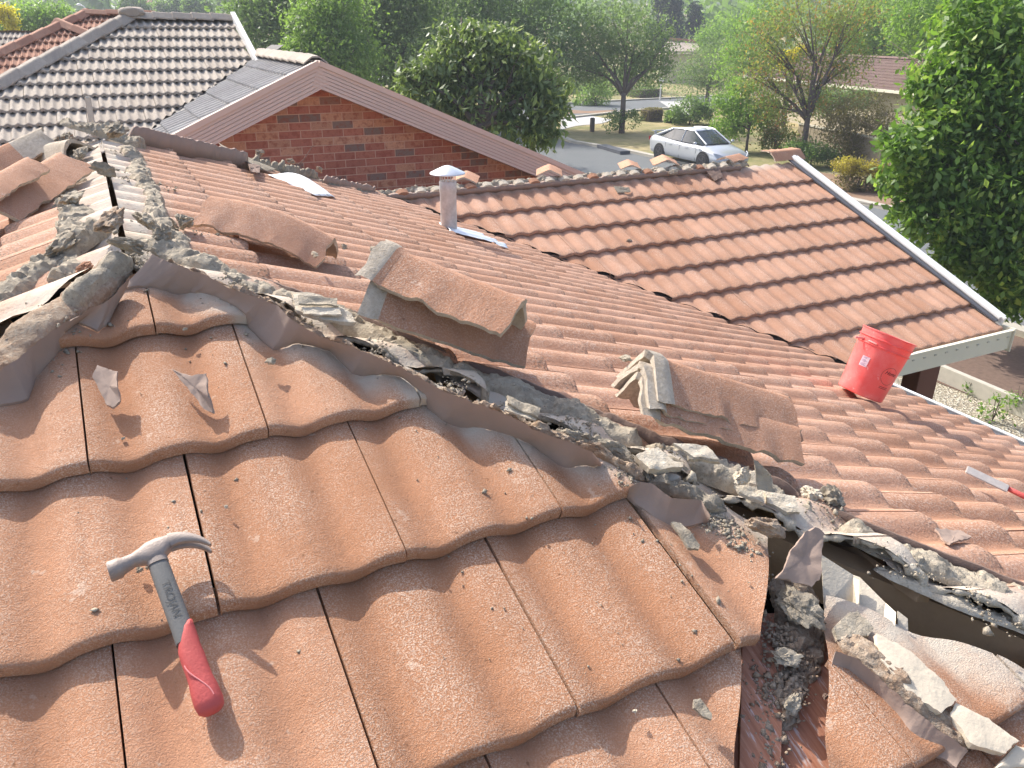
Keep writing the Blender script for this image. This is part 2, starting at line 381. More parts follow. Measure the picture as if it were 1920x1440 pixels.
# bargeboard and its cap
mb = MB(); ov = .20
b0 = np.array([GX - .02, WY + .03, WZ + .03]); b1 = SLC.P(GX - .02, 2.68, .03)
mb.prism(b0 + [0.02, 0, -.08], b1 + [0.02, 0, -.08], (.014, 0, 0), SLC.N * .09); mb.prism(b0 + [0.025, 0, .0], b1 + [0.025, 0, .0], (.042, 0, 0), SLC.N * .009)
bb = mb.build('bargeboard', M['white'], house); bb['label'] = 'white bargeboard on the gable edge of the front wing'
mb = MB(); mb.prism(b0 + [-.045, 0, -.02], b1 + [-.045, 0, -.02], (.022, 0, 0), SLC.N * .006); mb.build('barge_flashing', M['gutter_in'], bb)
mb = MB()      # walls
for (a, b) in (((-4.1, -4.2), (4.3, -4.2)), ((4.3, -4.2), (4.3, YE + .5)), ((4.3, YE + .5), (GX - .5, YE + .5)), ((GX - .5, YE + .5), (GX - .5, WY + 2.2)), ((-4.1, -4.2), (-4.1, 6.5)), ((-4.1, 6.5), (GX - .5, WY + 2.2))):
    a = np.array([*a, 0.]); b = np.array([*b, 0.]); d = b - a; d /= np.linalg.norm(d); n_ = np.array([-d[1], d[0], 0])
    mb.prism(a + [0, 0, -3.4], b + [0, 0, -3.4], n_ * .1, (0, 0, 1.4))
# valley iron
va = np.array([XJ, WY, WZ - .075]); vb = np.array([XE + .1, YE - .1, EZ - .105])
vm = MB(); vm.prism(va, vb, (.07, .07, 0), (0, 0, .004)); vm.prism(va + [.05, .05, .03], vb + [.05, .05, .03], (.006, .006, 0), (0, 0, .016)); vm.prism(va - [.05, .05, -.03], vb - [.05, .05, -.03], (.006, .006, 0), (0, 0, .016))
vm.build('valley_flashing', M['iron'], house)
# ------------------------------------------------------------------ mortar, pointing and broken pieces
def fbm(p, s=1., o=4): return mn.fractal(Vector(p) * s, .8, 2.1, o)
def resample(pts, step):
    pts = [np.array(q, float) for q in pts]; out = [pts[0]]
    for a, b in zip(pts[:-1], pts[1:]):
        n = max(1, int(np.linalg.norm(b - a) / step + .5)); out += [a + (b - a) * i / n for i in range(1, n + 1)]
    return out
def band(name, S, pts, wid, hgt, mat, parent, step=.0065, m_=16, amp=.018, seed=0., lump=.35, jag=.35):
    """ragged half-round strip of mortar bedded on a slope"""
    P = resample(pts, step); n = len(P); V = []
    for i in range(n):
        d = P[min(i + 3, n - 1)] - P[max(i - 3, 0)]; d = d / np.linalg.norm(d); side = np.cross(d, S.N); side /= np.linalg.norm(side)
        q = Vector(P[i]); ww = wid * (1 + jag * mn.noise(q * 9 + Vector((seed, 0, 0)))); hh = hgt * (1 + lump * 1.6 * mn.noise(q * 13 + Vector((0, seed, 3)))) 
        e = min(1, min(i, n - 1 - i) / 5) ** .5
        for j in range(m_ + 1):
            t = math.pi * (j / m_); c, s_ = math.cos(t), math.sin(t)
            base = P[i] + side * (ww * e * c) + S.N * (hh * e * (abs(s_) ** .7) - .02)
            nn = side * c + S.N * s_
            wp = Vector(base) + Vector((fbm(base, 30, 2), fbm(base + 3., 30, 2), fbm(base + 7., 30, 2))) * .012
            dd = amp * .30 * fbm(base, 20, 3) + amp * .35 * fbm(base, 110, 4) + amp * .50 * (mn.cell(wp * 30) - .5) + amp * .25 * (mn.cell(wp * 80 + Vector((9, seed, 0))) - .5) - amp * 2.5 * max(0, .12 - abs(mn.noise(Vector(base) * 12 + Vector((seed, 5, 1)))))
            V.append(base + nn * dd * (.3 + .7 * s_))
    Q = [(i * (m_ + 1) + j, i * (m_ + 1) + j + 1, (i + 1) * (m_ + 1) + j + 1, (i + 1) * (m_ + 1) + j) for i in range(n - 1) for j in range(m_)]
    me = np_mesh(name, np.array(V), np.array(Q), True); me.set_sharp_from_angle(angle=R(32))
    return link(name, me, parent, mat)
def rock_mesh(name, dims, seed, nf=9, rough=.10, sub=4, frame=np.eye(3), c=(0, 0, 0), scale_n=None):
    r = np.random.default_rng(seed); bm = bmesh.new(); bmesh.ops.create_icosphere(bm, subdivisions=sub, radius=1)
    ns = r.normal(size=(nf, 3)); ns /= np.linalg.norm(ns, axis=1)[:, None]; hs = r.uniform(.55, .95, nf)
    ns = np.vstack([ns, np.eye(3), -np.eye(3)]); hs = np.concatenate([hs, np.full(6, .92)])
    k = 6.0
    for v in bm.verts:
        d = np.array(v.co); q = ns @ d; rr = min([h / x for h, x in zip(hs, q) if x > .05] + [1.15])
        dv = Vector(d)
        rr *= 1 + rough * .9 * (mn.cell(dv * 3.1 + Vector((seed, 2, 0))) - .5) + rough * .4 * (mn.cell(dv * 8 + Vector((2, seed, 0))) - .5)
        rr *= 1 + rough * mn.fractal(dv * 2.2 + Vector((seed, 0, 0)), .7, 2.1, 5) + rough * .5 * mn.noise(dv * 7 + Vector((0, seed, 0)))
        p = d * rr * np.array(dims) / 2
        v.co = Vector(np.array(c) + frame.T @ p)
    me = bpy.data.meshes.new(name); bm.to_mesh(me); bm.free()
    me.polygons.foreach_set('use_smooth', [True] * len(me.polygons)); me.set_sharp_from_angle(angle=R(28))
    return me
def frame_on(S, ang=0, tilt=0, roll=0):
    """rows: local x, y, z axes of a body lying on slope S"""
    x = S.U * math.cos(ang) + S.D * math.sin(ang); y = np.cross(S.N, x); f = np.array([x, y, S.N])
    ct, st = math.cos(tilt), math.sin(tilt); f = np.array([[ct, 0, st], [0, 1, 0], [-st, 0, ct]]) @ f
    cr, sr = math.cos(roll), math.sin(roll); return np.array([[1, 0, 0], [0, cr, sr], [0, -sr, cr]]) @ f
def rock(name, S, px, py, h, dims, seed, mat, label=None, cat='mortar chunk', parent=None, ang=0, tilt=0, roll=0, nf=9, rough=.10, group=None):
    c = S.at(px, py, h)
    fr = frame_on(S, ang, tilt, roll)
    if parent is not None: return link(name, rock_mesh(name, dims, seed, nf, rough, 4, fr, c), parent, mat)
    o = link(name, rock_mesh(name, dims, seed, nf, rough, 4 if max(dims) > .03 else 3, fr), None, mat); o.location = Vector(c)
    return tag(o, label, cat, group or 'broken pieces of mortar lying on the roof')
def sheet(name, S, top, bot, mat, parent, htop, hbot=.006, nrow=7, thick=.006, jag=.006, seed=0, surf=None, npts=120):
    """thin skirt of pointing between two outlines given in the photograph's directions and laid on the slope"""
    def path(pl, h):
        W_ = [S.at(a, b, h) for a, b in pl]; L_ = np.cumsum([0] + [np.linalg.norm(b - a) for a, b in zip(W_[:-1], W_[1:])])
        t = np.linspace(0, L_[-1], npts); return np.array([[np.interp(x, L_, [q[k] for q in W_]) for k in range(3)] for x in t])
    T = path(top, htop); B_ = path(bot, -.015); V = []
    for i in range(npts):
        b = B_[i].copy()
        u, v = S.uv(b); b = S.P(u, v, (surf(u, v) if surf else -.02) + hbot)
        q = Vector(T[i]); b = b + S.D * jag * .8 * mn.noise(Vector(b) * 60 + Vector((seed, 0, 0))); t_ = T[i] + S.N * jag * .35 * mn.fractal(q * 90, .7, 2, 3)
        for j in range(nrow + 1):
            f = j / nrow; p = b + (t_ - b) * f; p = p - S.N * .006 * math.sin(math.pi * f) + S.N * .0012 * mn.noise(Vector(p) * 40) + (S.N * jag * .5 * mn.fractal(q * 45 + Vector((0, 0, seed)), .7, 2, 3) if j == nrow else 0); V.append(p)
    nv = len(V); nn = S.N * .6 - S.D * .8; V2 = [p - S.N * thick for p in V]
    Q = []; c = nrow + 1
    for i in range(npts - 1):
        for j in range(nrow):
            a = i * c + j; Q.append((a, a + c, a + c + 1, a + 1)); Q.append((nv + a, nv + a + 1, nv + a + c + 1, nv + a + c))
        a = i * c; Q.append((a, nv + a, nv + a + c, a + c)); a = i * c + nrow; Q.append((a, a + c, nv + a + c, nv + a))
    for a0 in (0, (npts - 1) * c):
        for j in range(nrow): a = a0 + j; Q.append((a, a + 1, nv + a + 1, nv + a))
    me = np_mesh(name, np.array(V + V2), np.array(Q), True); me.set_sharp_from_angle(angle=R(40)); return link(name, me, parent, mat)
def shard_mesh(name, poly3, nrm, thick, seed=0, amp=.002):
    """broken plate: outline in space, jagged edge, real thickness, slightly curled"""
    P = resample(list(poly3) + [poly3[0]], .006)[:-1]; c = sum(P) / len(P); nrm = np.array(nrm, float); n = len(P); V = []
    rings = (1, .72, .4, .12)
    for sgn in (1, -1):
        for f in rings:
            for i, p in enumerate(P):
                q = c + (p - c) * f
                if f == 1: q = q + (p - c) * .09 * mn.noise(Vector(p) * 110 + Vector((seed, sgn * .5, 0)))
                q = q + nrm * (sgn * thick / 2 * (1 if f < 1 else .75) + amp * 2.5 * mn.noise(Vector(q) * 45 + Vector((0, seed, 0))) + (1 - f) * amp)
                V.append(q)
    k = len(rings); Q = []
    for s_ in (0, 1):
        o = s_ * k * n
        for a in range(k - 1):
            for i in range(n):
                j = (i + 1) % n; q = (o + a * n + i, o + a * n + j, o + (a + 1) * n + j, o + (a + 1) * n + i); Q.append(q if s_ == 0 else q[::-1])
    for i in range(n): j = (i + 1) % n; Q.append((i, k * n + i, k * n + j, j))
    bm = bmesh.new(); vs = [bm.verts.new(v) for v in V]
    for q in Q: bm.faces.new([vs[i] for i in q])
    bm.faces.new([vs[(k - 1) * n + i] for i in range(n)]); bm.faces.new([vs[k * n + (k - 1) * n + i] for i in range(n)][::-1])
    bmesh.ops.recalc_face_normals(bm, faces=bm.faces); me = bpy.data.meshes.new(name); bm.to_mesh(me); bm.free()
    me.polygons.foreach_set('use_smooth', [True] * len(me.polygons)); me.set_sharp_from_angle(angle=R(35)); return me
def shard(name, S, pts, hs, thick, mat, label=None, cat='mortar flake', parent=None, seed=0, group='thin flakes broken off the pointing', amp=.002):
    hs = hs if hasattr(hs, '__len__') else [hs] * len(pts)
    W_ = [S.at(a, b, h) for (a, b), h in zip(pts, hs)]
    n_ = np.cross(W_[1] - W_[0], W_[len(W_) // 2 + 1 if len(W_) > 3 else 2] - W_[0]); n_ /= np.linalg.norm(n_)
    if parent is not None: return link(name, shard_mesh(name, W_, n_, thick, seed, amp), parent, mat)
    c = sum(W_) / len(W_); o = link(name, shard_mesh(name, [q - c for q in W_], n_, thick, seed, amp), None, mat); o.location = Vector(c)
    return tag(o, label, cat, group)
def hip(v, d, h=.0): return SLB.P(-v * CA + d, v, h)       # point of slope B at distance d (level) behind the right hip
# --- mortar ridge on slope B along the right hip
def seg(v0_, v1_, d0, d1, h): return [hip(v, d0 + (d1 - d0) * (v - v0_) / (v1_ - v0_) + .012 * math.sin(v * 17), h) for v in np.linspace(v0_, v1_, 14)]
band('mortar_bedding', SLB, seg(.03, .33, .10, .115, -.02), .046, .044, M['mortar'], house, seed=1, amp=.012)
band('mortar_bedding', SLB, seg(.30, .66, .118, .118, -.02), .042, .042, M['mortar'], house, seed=2, amp=.009)
band('mortar_bedding', SLB, seg(.64, .98, .12, .12, -.02), .042, .042, M['mortar'], house, seed=3, amp=.009)
band('mortar_bedding', SLB, seg(.97, 1.27, .12, .12, -.02), .042, .040, M['mortar'], house, seed=4, amp=.011)
band('mortar_bedding', SLB, seg(1.29, 1.9, .12, .12, -.022), .050, .036, M['mortar'], house, seed=5, amp=.012)
band('mortar_bedding', SLB, seg(1.85, 4.6, .12, .12, -.022), .05, .036, M['mortar'], house, seed=6, amp=.02, step=.02)
# dark outer edge of the pointing on slope B
def upright(name, S, pts, hgt, thick, mat, parent, seed=0, jag=.3, tops=None):
    P = resample(pts, .01); n = len(P); V = []
    for i in range(n):
        d = P[min(i + 2, n - 1)] - P[max(i - 2, 0)]; d = d / np.linalg.norm(d); side = np.cross(d, S.N)
        hh = hgt * (1 + jag * mn.fractal(Vector(P[i]) * 25 + Vector((seed, 0, 0)), .8, 2, 4)) * min(1, .3 + min(i, n - 1 - i) / 4)
        for a, b in ((-1, 0), (-1, 1), (1, 1), (1, 0)): V.append(P[i] + side * a * thick / 2 + S.N * (b * hh - (1 - b) * .02) + side * .003 * mn.noise(Vector(P[i]) * 60))
    Q = [(i * 4 + a, i * 4 + (a + 1) % 4, (i + 1) * 4 + (a + 1) % 4, (i + 1) * 4 + a) for i in range(n - 1) for a in range(4)]
    Q += [(0, 1, 2, 3), tuple((n - 1) * 4 + a for a in (3, 2, 1, 0))]
    me = np_mesh(name, np.array(V), np.array(Q)); return link(name, me, parent, mat)
for k, (a, b, hh) in enumerate(((.28, .44, .010), (.40, .66, .012), (.68, .98, .012), (.92, 1.26, .016), (1.3, 1.9, .007))):
    upright('pointing_edge', SLB, seg(a, b, .172, .176, -.012), hh, .012, M['skirt_dark'], house, seed=k)
# --- skirt of flexible pointing on slope A, right hip
top = [(285, 476), (330, 497), (380, 513), (430, 540), (520, 572), (545, 598), (600, 632), (680, 658), (760, 694), (830, 733), (880, 752), (960, 782), (1000, 804), (1060, 826), (1110, 848), (1128, 868)]
bot = [(222, 545), (262, 540), (310, 541), (355, 545), (400, 560), (455, 590), (503, 633), (512, 640), (560, 640), (620, 655), (660, 692), (750, 712), (790, 745), (830, 775), (900, 793), (1000, 832), (1060, 868), (1112, 878), (1128, 874)]
sheet('pointing_skirt', SLA, top, bot, M['skirt'], house, .035, surf=hA, seed=1, npts=220)['label'] = 'brown skirt of pointing along the right hip'
sheet('pointing_skirt', SLA, [(1180, 914), (1200, 903), (1225, 908), (1260, 934), (1315, 938), (1332, 968)], [(1178, 925), (1192, 938), (1230, 962), (1270, 976), (1300, 978), (1330, 976)], M['skirt'], house, .012, surf=hA, seed=2, jag=.002)['label'] = 'separate brown flake of pointing near the rubble'
# crumbly brown mortar behind the skirt's top edge
def pxpath(S, pl, h): return [S.at(a, b, h) for a, b in pl]
band('crumbled_mortar', SLA, pxpath(SLA, [(300, 480), (380, 510), (430, 532), (525, 568), (560, 592), (610, 628)], .012), .011, .020, M['mortar_brown'], house, m_=10, amp=.012, seed=7, step=.006)
band('crumbled_mortar', SLA, pxpath(SLA, [(600, 622), (680, 652), (760, 688), (832, 726), (890, 745)], .012), .011, .020, M['mortar_brown'], house, m_=10, amp=.012, seed=8, step=.006)
band('crumbled_mortar', SLA, pxpath(SLA, [(880, 745), (960, 776), (1000, 796), (1060, 818), (1120, 838), (1180, 868), (1215, 890)], .008), .013, .024, M['mortar_brown'], house, m_=12, amp=.014, seed=9, step=.006)
band('crumbled_mortar', SLA, pxpath(SLA, [(1040, 800), (1100, 815), (1160, 835), (1215, 870), (1230, 895)], .008), .015, .026, M['mortar_dark'], house, m_=12, amp=.013, seed=10, step=.006)
band('crumbled_mortar', SLA, pxpath(SLA, [(1215, 893), (1260, 905), (1320, 925), (1370, 945)], .0), .020, .028, M['mortar_dark'], house, m_=12, amp=.012, seed=11, step=.006)
band('crumbled_mortar', SLA, pxpath(SLA, [(1320, 965), (1370, 985), (1420, 1010), (1445, 1035)], -.02), .022, .012, M['mortar'], house, m_=10, amp=.010, seed=12, step=.006)
# left hip, near side
band('mortar_bedding', SLA, pxpath(SLA, [(228, 478), (190, 520), (150, 552), (100, 590), (50, 625), (-40, 690), (-160, 770)], -.01), .045, .034, M['mortar_brown'], house, amp=.006, seed=13)
band('mortar_bedding', SLA, pxpath(SLA, [(238, 470), (200, 505), (160, 540), (120, 575)], .0), .030, .038, M['mortar'], house, amp=.005, seed=14)
sheet('pointing_skirt', SLA, [(243, 520), (205, 562), (160, 585), (110, 612), (60, 650), (0, 696), (-80, 750)], [(214, 570), (200, 606), (182, 622), (140, 612), (92, 668), (62, 695), (48, 735), (0, 756), (-80, 800)], M['skirt'], house, .022, surf=hA, seed=3, npts=140)['label'] = 'brown skirt of pointing along the left hip'
# left slope mortar
def lft(d, v, h=0): return SLL.P(-(-v * CA + d) , v, h)
band('mortar_bedding', SLL, pxpath(SLL, [(205, 418), (165, 440), (120, 470), (60, 515), (0, 560), (-60, 600)], -.01), .05, .045, M['mortar'], house, amp=.013, seed=15)
# ridge mortar, both sides
band('mortar_bedding', SLB, [SLB.P(y, .125 + .01 * math.sin(y * 9), -.02) for y in np.linspace(.02, 2.1, 30)], .036, .036, M['mortar'], house, amp=.012, seed=16, jag=.5)
band('mortar_bedding', SLL, [SLL.P(-y, .15 + .015 * math.sin(y * 8), -.02) for y in np.linspace(-.02, 2.1, 30)], .045, .036, M['mortar'], house, amp=.013, seed=17, jag=.5)
band('mortar_bedding', SLB, [SLB.P(P2Y - .02 - abs(q) * .05, .02 + q * .3, .0) for q in np.linspace(-.6, .6, 8)], .06, .05, M['mortar'], house, amp=.02, seed=18)
# far hip: upright skirt then broken mortar down to the wing
def fh(v, d=0, h=0): return SLB.P(P2Y + v * CA - d, v, h)
upright('pointing_edge', SLB, [fh(v, .10, -.02) for v in np.linspace(.12, .78, 14)], .085, .012, M['skirt'], house, seed=9, jag=.10)
upright('pointing_edge', SLB, [fh(v, .05, -.02) for v in np.linspace(.8, 1.35, 12)], .05, .02, M['mortar_dark'], house, seed=11, jag=.8)
band('mortar_bedding', SLB, [fh(v, .03, -.02) for v in np.linspace(.75, 2.15, 26)], .05, .04, M['mortar_dark'], house, amp=.016, seed=19, jag=.6)
upright('pointing_edge', SLB, [fh(v, .07, -.02) for v in np.linspace(1.4, 1.95, 12)], .05, .012, M['skirt'], house, seed=12, jag=.3)
# wing ridge mortar with the heads of the tiles showing
wr = [SLC.P(x, .07, -.015) for x in np.linspace(XJ - .1, GX - .75, 60)]
upright('pointing_edge', SLC, wr, .03, .03, M['skirt'], house, seed=13, jag=.3)
band('mortar_bedding', SLC, [SLC.P(x, .015, .0) for x in np.linspace(XJ - .1, GX - .6, 60)], .04, .05, M['mortar'], house, amp=.02, seed=20, step=.018, jag=.4)
# heads of the top tiles, bared where the caps stood
for q in range(27):
    xx = XJ + .12 + q * .15
    if xx > GX - .7: break
    mbt = MB(); pts_ = []
    for a in range(7):
        t = math.pi * a / 6; pts_.append(SLC.P(xx + .055 * math.cos(t), .025, .005 + .035 * math.sin(t)))
    mbt.extrude(pts_, SLC.D * .055 + SLC.N * -.004); mbt.build('tile_head', M['mortar_pale'] if q % 4 else M['tile_far'], house, bevel=.004)
rock('mortar_lump', SLC, 1262, 322, .03, (.10, .06, .05), 70, M['mortar'], parent=house)
# --- opening at the lower right: painted underlaps, flashing, rubble
mb = MB(); U_ = [(1375, 1190), (1440, 1150), (1500, 1150), (1580, 1190), (1590, 1480), (1370, 1480)]
mb.extrude([SLA.at(a, b, -.078) for a, b in U_], SLA.N * -.012)
t = NT('brushed_orange_membrane', .8, .2); v_ = t.mapping((160, 6, 6)); n1 = t.noise(1.0, 5, .6, vec=v_)
c_ = t.mix(t.ramp(n1, [(.35, 0), (.65, 1)]), (.36, .15, .09), (.50, .24, .15)); c_ = t.mix(t.ramp(t.noise(1.0, 4, .7, vec=t.mapping((110, 14, 14))), [(.56, 0), (.64, .7)]), c_, (.62, .56, .54))
t.color(c_); t.bump(n1, .3, .002); M['membrane'] = t.m
mb.build('exposed_underlap', M['membrane'], house)['label'] = 'flat orange painted strip bared where a tile is missing'
mb = MB(); mb.extrude([SLA.at(a, b, -.066) for a, b in [(1392, 1215), (1430, 1195), (1470, 1240), (1462, 1480), (1386, 1480)]], SLA.N * -.006); mb.build('exposed_underlap', M['membrane'], house)
band('mortar_rubble', SLA, pxpath(SLA, [(1480, 1060), (1500, 1130), (1505, 1200), (1490, 1260), (1470, 1310), (1462, 1360)], -.06), .040, .022, M['mortar_brown'], house, amp=.018, seed=21, jag=.6, step=.006)
band('mortar_rubble', SLA, pxpath(SLA, [(1545, 1130), (1540, 1190), (1530, 1250), (1525, 1275)], -.06), .020, .022, M['mortar_brown'], house, amp=.014, seed=22, jag=.5, step=.006)
band('mortar_bedding', SLA, pxpath(SLA, [(1575, 1175), (1620, 1210), (1680, 1265), (1740, 1320), (1800, 1365), (1835, 1395)], .004), .026, .030, M['mortar_brown'], house, amp=.010, seed=23, jag=.15, step=.006)
sheet('pointing_skirt', SLA, [(1566, 1222), (1600, 1232), (1640, 1262), (1700, 1318), (1760, 1368), (1815, 1408)], [(1566, 1262), (1600, 1262), (1645, 1290), (1688, 1340), (1705, 1380), (1735, 1400), (1780, 1418), (1800, 1440)], M['skirt'], house, .000, surf=lambda u, v: hA(u, v) - .01, seed=4, npts=90)['label'] = 'brown skirt of pointing below the rubble'
M['offcut'] = mat_plain('dusty_cream_tile', (.64, .55, .42), .9, .12, 18, .35)
# folded flashing
def fold(name, S, pts, mat, parent, th=.002):
    mb = MB(); 
    for strip in pts:
        q = [S.at(a, b, h) for a, b, h in strip]; mb.extrude(q, S.N * -th)
    return mb.build(name, mat, parent)
fold('crumpled_flashing', SLA, [[(1540, 1040, -.015), (1600, 1078, -.02), (1598, 1155, -.055), (1545, 1140, -.05)], [(1600, 1078, -.02), (1612, 1082, -.015), (1610, 1160, -.03), (1598, 1155, -.055)],
    [(1612, 1082, -.035), (1660, 1130, -.03), (1650, 1215, -.055), (1600, 1185, -.055)], [(1660, 1130, -.03), (1680, 1148, -.02), (1676, 1210, -.035), (1650, 1215, -.055)], [(1683, 1145, -.03), (1702, 1160, -.03), (1704, 1220, -.05), (1685, 1212, -.05)]], M['alu'], house)
for pts_, hh, lb in (([(1640, 1190), (1700, 1222), (1760, 1275), (1790, 1315), (1760, 1340), (1700, 1300), (1650, 1240)], .004, 0), ([(1790, 1322), (1850, 1350), (1905, 1392), (1880, 1415), (1820, 1400), (1780, 1345)], .0, 0), ([(1900, 1400), (1930, 1410), (1930, 1440), (1860, 1445)], -.01, 0)):
    shard('tile_offcut', SLA, pts_, hh, .016, M['offcut'], parent=house, seed=lb, amp=.0006)
shard('tile_offcut', SLA, [(1560, 1180), (1590, 1150), (1605, 1148), (1635, 1180), (1625, 1195), (1570, 1200)], -.012, .014, M['mortar'], parent=house)
# caked cut edges of the tiles either side of the hip
def edge_crust(name, fn, v0_, v1_, rad_, mat, seed):
    P_ = [fn(v) for v in np.arange(v0_, v1_, .006)]; mb = MB(); mb.tube(P_, [rad_ * (1 + .4 * mn.noise(Vector(p) * 45 + Vector((seed, 0, 0))) + .5 * (mn.cell(Vector(p) * 75) - .5) + .3 * mn.noise(Vector(p) * 190)) for p in P_], 7); return mb.build(name, mat, house, True)
def eB(d, dh=0.): return lambda v: hip(v, d, float(height(prof_double, np.array(-v * CA + d), np.array(v), off=.04, roll=.027)) - .008 + dh)
def eA(d, dh=0.): return lambda v: SLA.P(AX + v * CA - d, v, hA(AX + v * CA - d, v) - .008 + dh)
edge_crust('cut_tile_edge', eB(.012), .02, 1.0, .0085, M['mortar'], 1); edge_crust('cut_tile_edge', eB(.006), 1.0, 2.3, .0105, M['mortar_pale'], 2)
edge_crust('cut_tile_edge', eA(.080), .05, 1.05, .0075, M['mortar'], 3)
# end of the tile under B seen in section, white crust
band('mortar_bedding', SLB, seg(1.30, 2.0, .03, .02, -.045), .026, .020, M['mortar_pale'], house, seed=24, amp=.007, jag=.4)
# offcuts between the two hips (white slips of tile)
for (pp, hh, mm, th) in (
    ([(560, 556), (632, 560), (634, 574), (560, 570)], .03, 'mortar', .006), ([(566, 576), (636, 580), (640, 592), (570, 590)], .024, 'mortar_pale', .006),
    ([(548, 548), (600, 556), (660, 592), (668, 608), (600, 600), (555, 585)], .012, 'mortar_pale', .012),
    ([(950, 742), (1012, 768), (1008, 784), (952, 758)], .035, 'mortar', .008), ([(948, 752), (1008, 778), (1004, 790), (946, 768)], .03, 'mortar_pale', .006),
    ([(1190, 858), (1232, 842), (1262, 868), (1280, 872), (1276, 880), (1215, 886)], .01, 'mortar_pale', .02),
    ([(1262, 832), (1325, 836), (1348, 862), (1300, 858)], .02, 'mortar_pale', .008), ([(1285, 848), (1345, 858), (1350, 868), (1290, 862)], .015, 'mortar', .01),
    ([(1376, 912), (1430, 915), (1432, 948), (1385, 925)], -.005, 'mortar_pale', .012),
    ([(1432, 922), (1490, 932), (1498, 962), (1475, 962), (1438, 945)], -.02, 'mortar_pale', .01)):
    shard('tile_offcut', SLA, pp, hh, th, M[mm], parent=house, seed=len(pp) + th * 100)
# ------------------------------------------------------------------ loose chunks and flakes
LG = 'broken pieces of mortar lying on the roof'
rocks = [
 (SLA, 1432, 985, .004, (.085, .045, .045), 31, 'mortar_brown', 'brown mortar lump at the end of the hip, just above the cut tile', .6, 0),
 (SLB, 1560, 938, .0, (.07, .06, .055), 32, 'mortar_dark', 'square dark mortar block at the lower end of the grey mortar ridge', .3, 0),
 (SLB, 1520, 925, .0, (.05, .04, .035), 33, 'mortar_pale', 'small yellowish mortar block left of the square dark block', .3, 0),
 (SLA, 1391, 893, .03, (.045, .035, .04), 34, 'mortar_pale', 'pale pointed mortar rock beside the upright flat flake', 0, .2),
 (SLA, 1500, 1140, -.03, (.11, .075, .05), 35, 'mortar_dark', 'large crumbling mortar lump below the pinkish upright flake', 1.1, 0),
 (SLA, 1478, 1232, -.045, (.06, .045, .02), 36, 'mortar', 'flat grey mortar piece on the orange strip under the large lump', .2, 0),
 (SLA, 1488, 1318, -.05, (.045, .03, .02), 37, 'mortar', 'lowest mortar piece on the orange strip beside the crumbs', -.5, 0),
 (SLA, 1548, 1305, -.06, (.016, .010, .008), 38, 'skirt_dark', 'tiny red-brown chip on the orange strip', -.6, 0),
 (SLB, 303, 438, .012, (.07, .05, .05), 39, 'mortar_dark', 'rounded dark mortar lump at the top of the right hip', 0, 0),
 (SLB, 345, 415, .01, (.10, .05, .045), 40, 'mortar', 'long grey mortar lump just left of the arched ridge tile', .3, 0),
 (SLB, 275, 415, .012, (.09, .045, .04), 41, 'mortar', 'leaning grey mortar slab where ridge and hips meet', -.6, 0),
 (SLL, 205, 412, .02, (.16, .08, .045), 42, 'mortar_brown', 'big flat brown mortar slab lying across the ridge gap', .5, 0),
 (SLL, 120, 462, .0, (.17, .09, .06), 43, 'mortar_dark', 'biggest grey mortar lump, left of where the hips meet', .5, 0),
 (SLL, 160, 498, -.02, (.05, .035, .02), 44, 'tile_far', 'small broken brick-red tile corner below the biggest mortar lump', .4, 0),
 (SLA, 238, 460, .03, (.10, .03, .035), 45, 'mortar_dark', 'dark mortar stick right at the peak of the skirt', .5, 0),
 (SLL, 195, 318, .01, (.10, .03, .05), 46, 'mortar_dark', 'slanting dark flake standing in the ridge gap', .9, .5),
 (SLL, 135, 372, .01, (.10, .08, .05), 47, 'mortar', 'grey mortar lump beside the end of the stacked ridge tiles', .2, 0),
 (SLL, 150, 290, .0, (.12, .08, .05), 48, 'mortar', 'heap of mortar behind the stacked ridge tiles', .2, 0),
 (SLL, 120, 262, .0, (.16, .09, .07), 49, 'mortar_dark', 'dark mortar heap at the far end of the ridge', .2, 0),
 (SLL, 215, 244, .02, (.22, .10, .06), 50, 'mortar_dark', 'mortar lump closing the far end of the ridge gap', .1, 0),
 (SLB, 486, 288, .03, (.13, .07, .06), 51, 'mortar_dark', 'dark mortar chunk against the brick wall, left of the bent wire', .4, 0),
 (SLB, 545, 302, .02, (.11, .07, .05), 52, 'mortar_dark', 'dark crumbs of mortar at the foot of the bent wire', .4, 0),
 (SLB, 600, 318, .02, (.12, .06, .05), 53, 'mortar_dark', 'dark mortar chunk behind the white plastic', .4, 0),
 (SLA, 507, 677, -.004, (.022, .018, .014), 54, 'mortar', 'small grey mortar crumb on the second course below the skirt', .3, 0),
 (SLA, 347, 617, -.016, (.012, .009, .007), 55, 'mortar', 'tiny grey crumb on the topmost tile', .3, 0),
 (SLA, 1328, 996, -.01, (.012, .010, .008), 56, 'mortar', 'tiny grey crumb on the broken tile near the brown flake', .3, 0),
 (SLA, 262, 1068, -.012, (.012, .012, .01), 57, 'mortar_dark', 'dark crumb under the neck of the hammer', .3, 0),
 (SLA, 276, 1064, -.012, (.006, .012, .008), 58, 'mortar_dark', 'thin dark crumb beside the hammer handle', .3, 0),
 (SLA, 231, 822, -.018, (.008, .007, .007), 59, 'mortar', 'tiny crumb in the hollow of the second course', .3, 0),
 (SLA, 424, 950, -.016, (.007, .006, .006), 60, 'mortar_pale', 'tiny pale crumb on the third course', .3, 0),
 (SLA, 1191, 1333, -.016, (.009, .007, .006), 61, 'mortar_pale', 'tiny pale crumb near the right end of the fourth course', .3, 0),
 (SLC, 1180, 452, -.01, (.05, .03, .03), 62, 'mortar_dark', 'single dark crumb in the middle of the front wing tiles', .3, 0),
 (SLA, 398, 540, .0, (.020, .016, .012), 63, 'mortar', 'grey blob stuck on the brown skirt of pointing', .3, 0)]
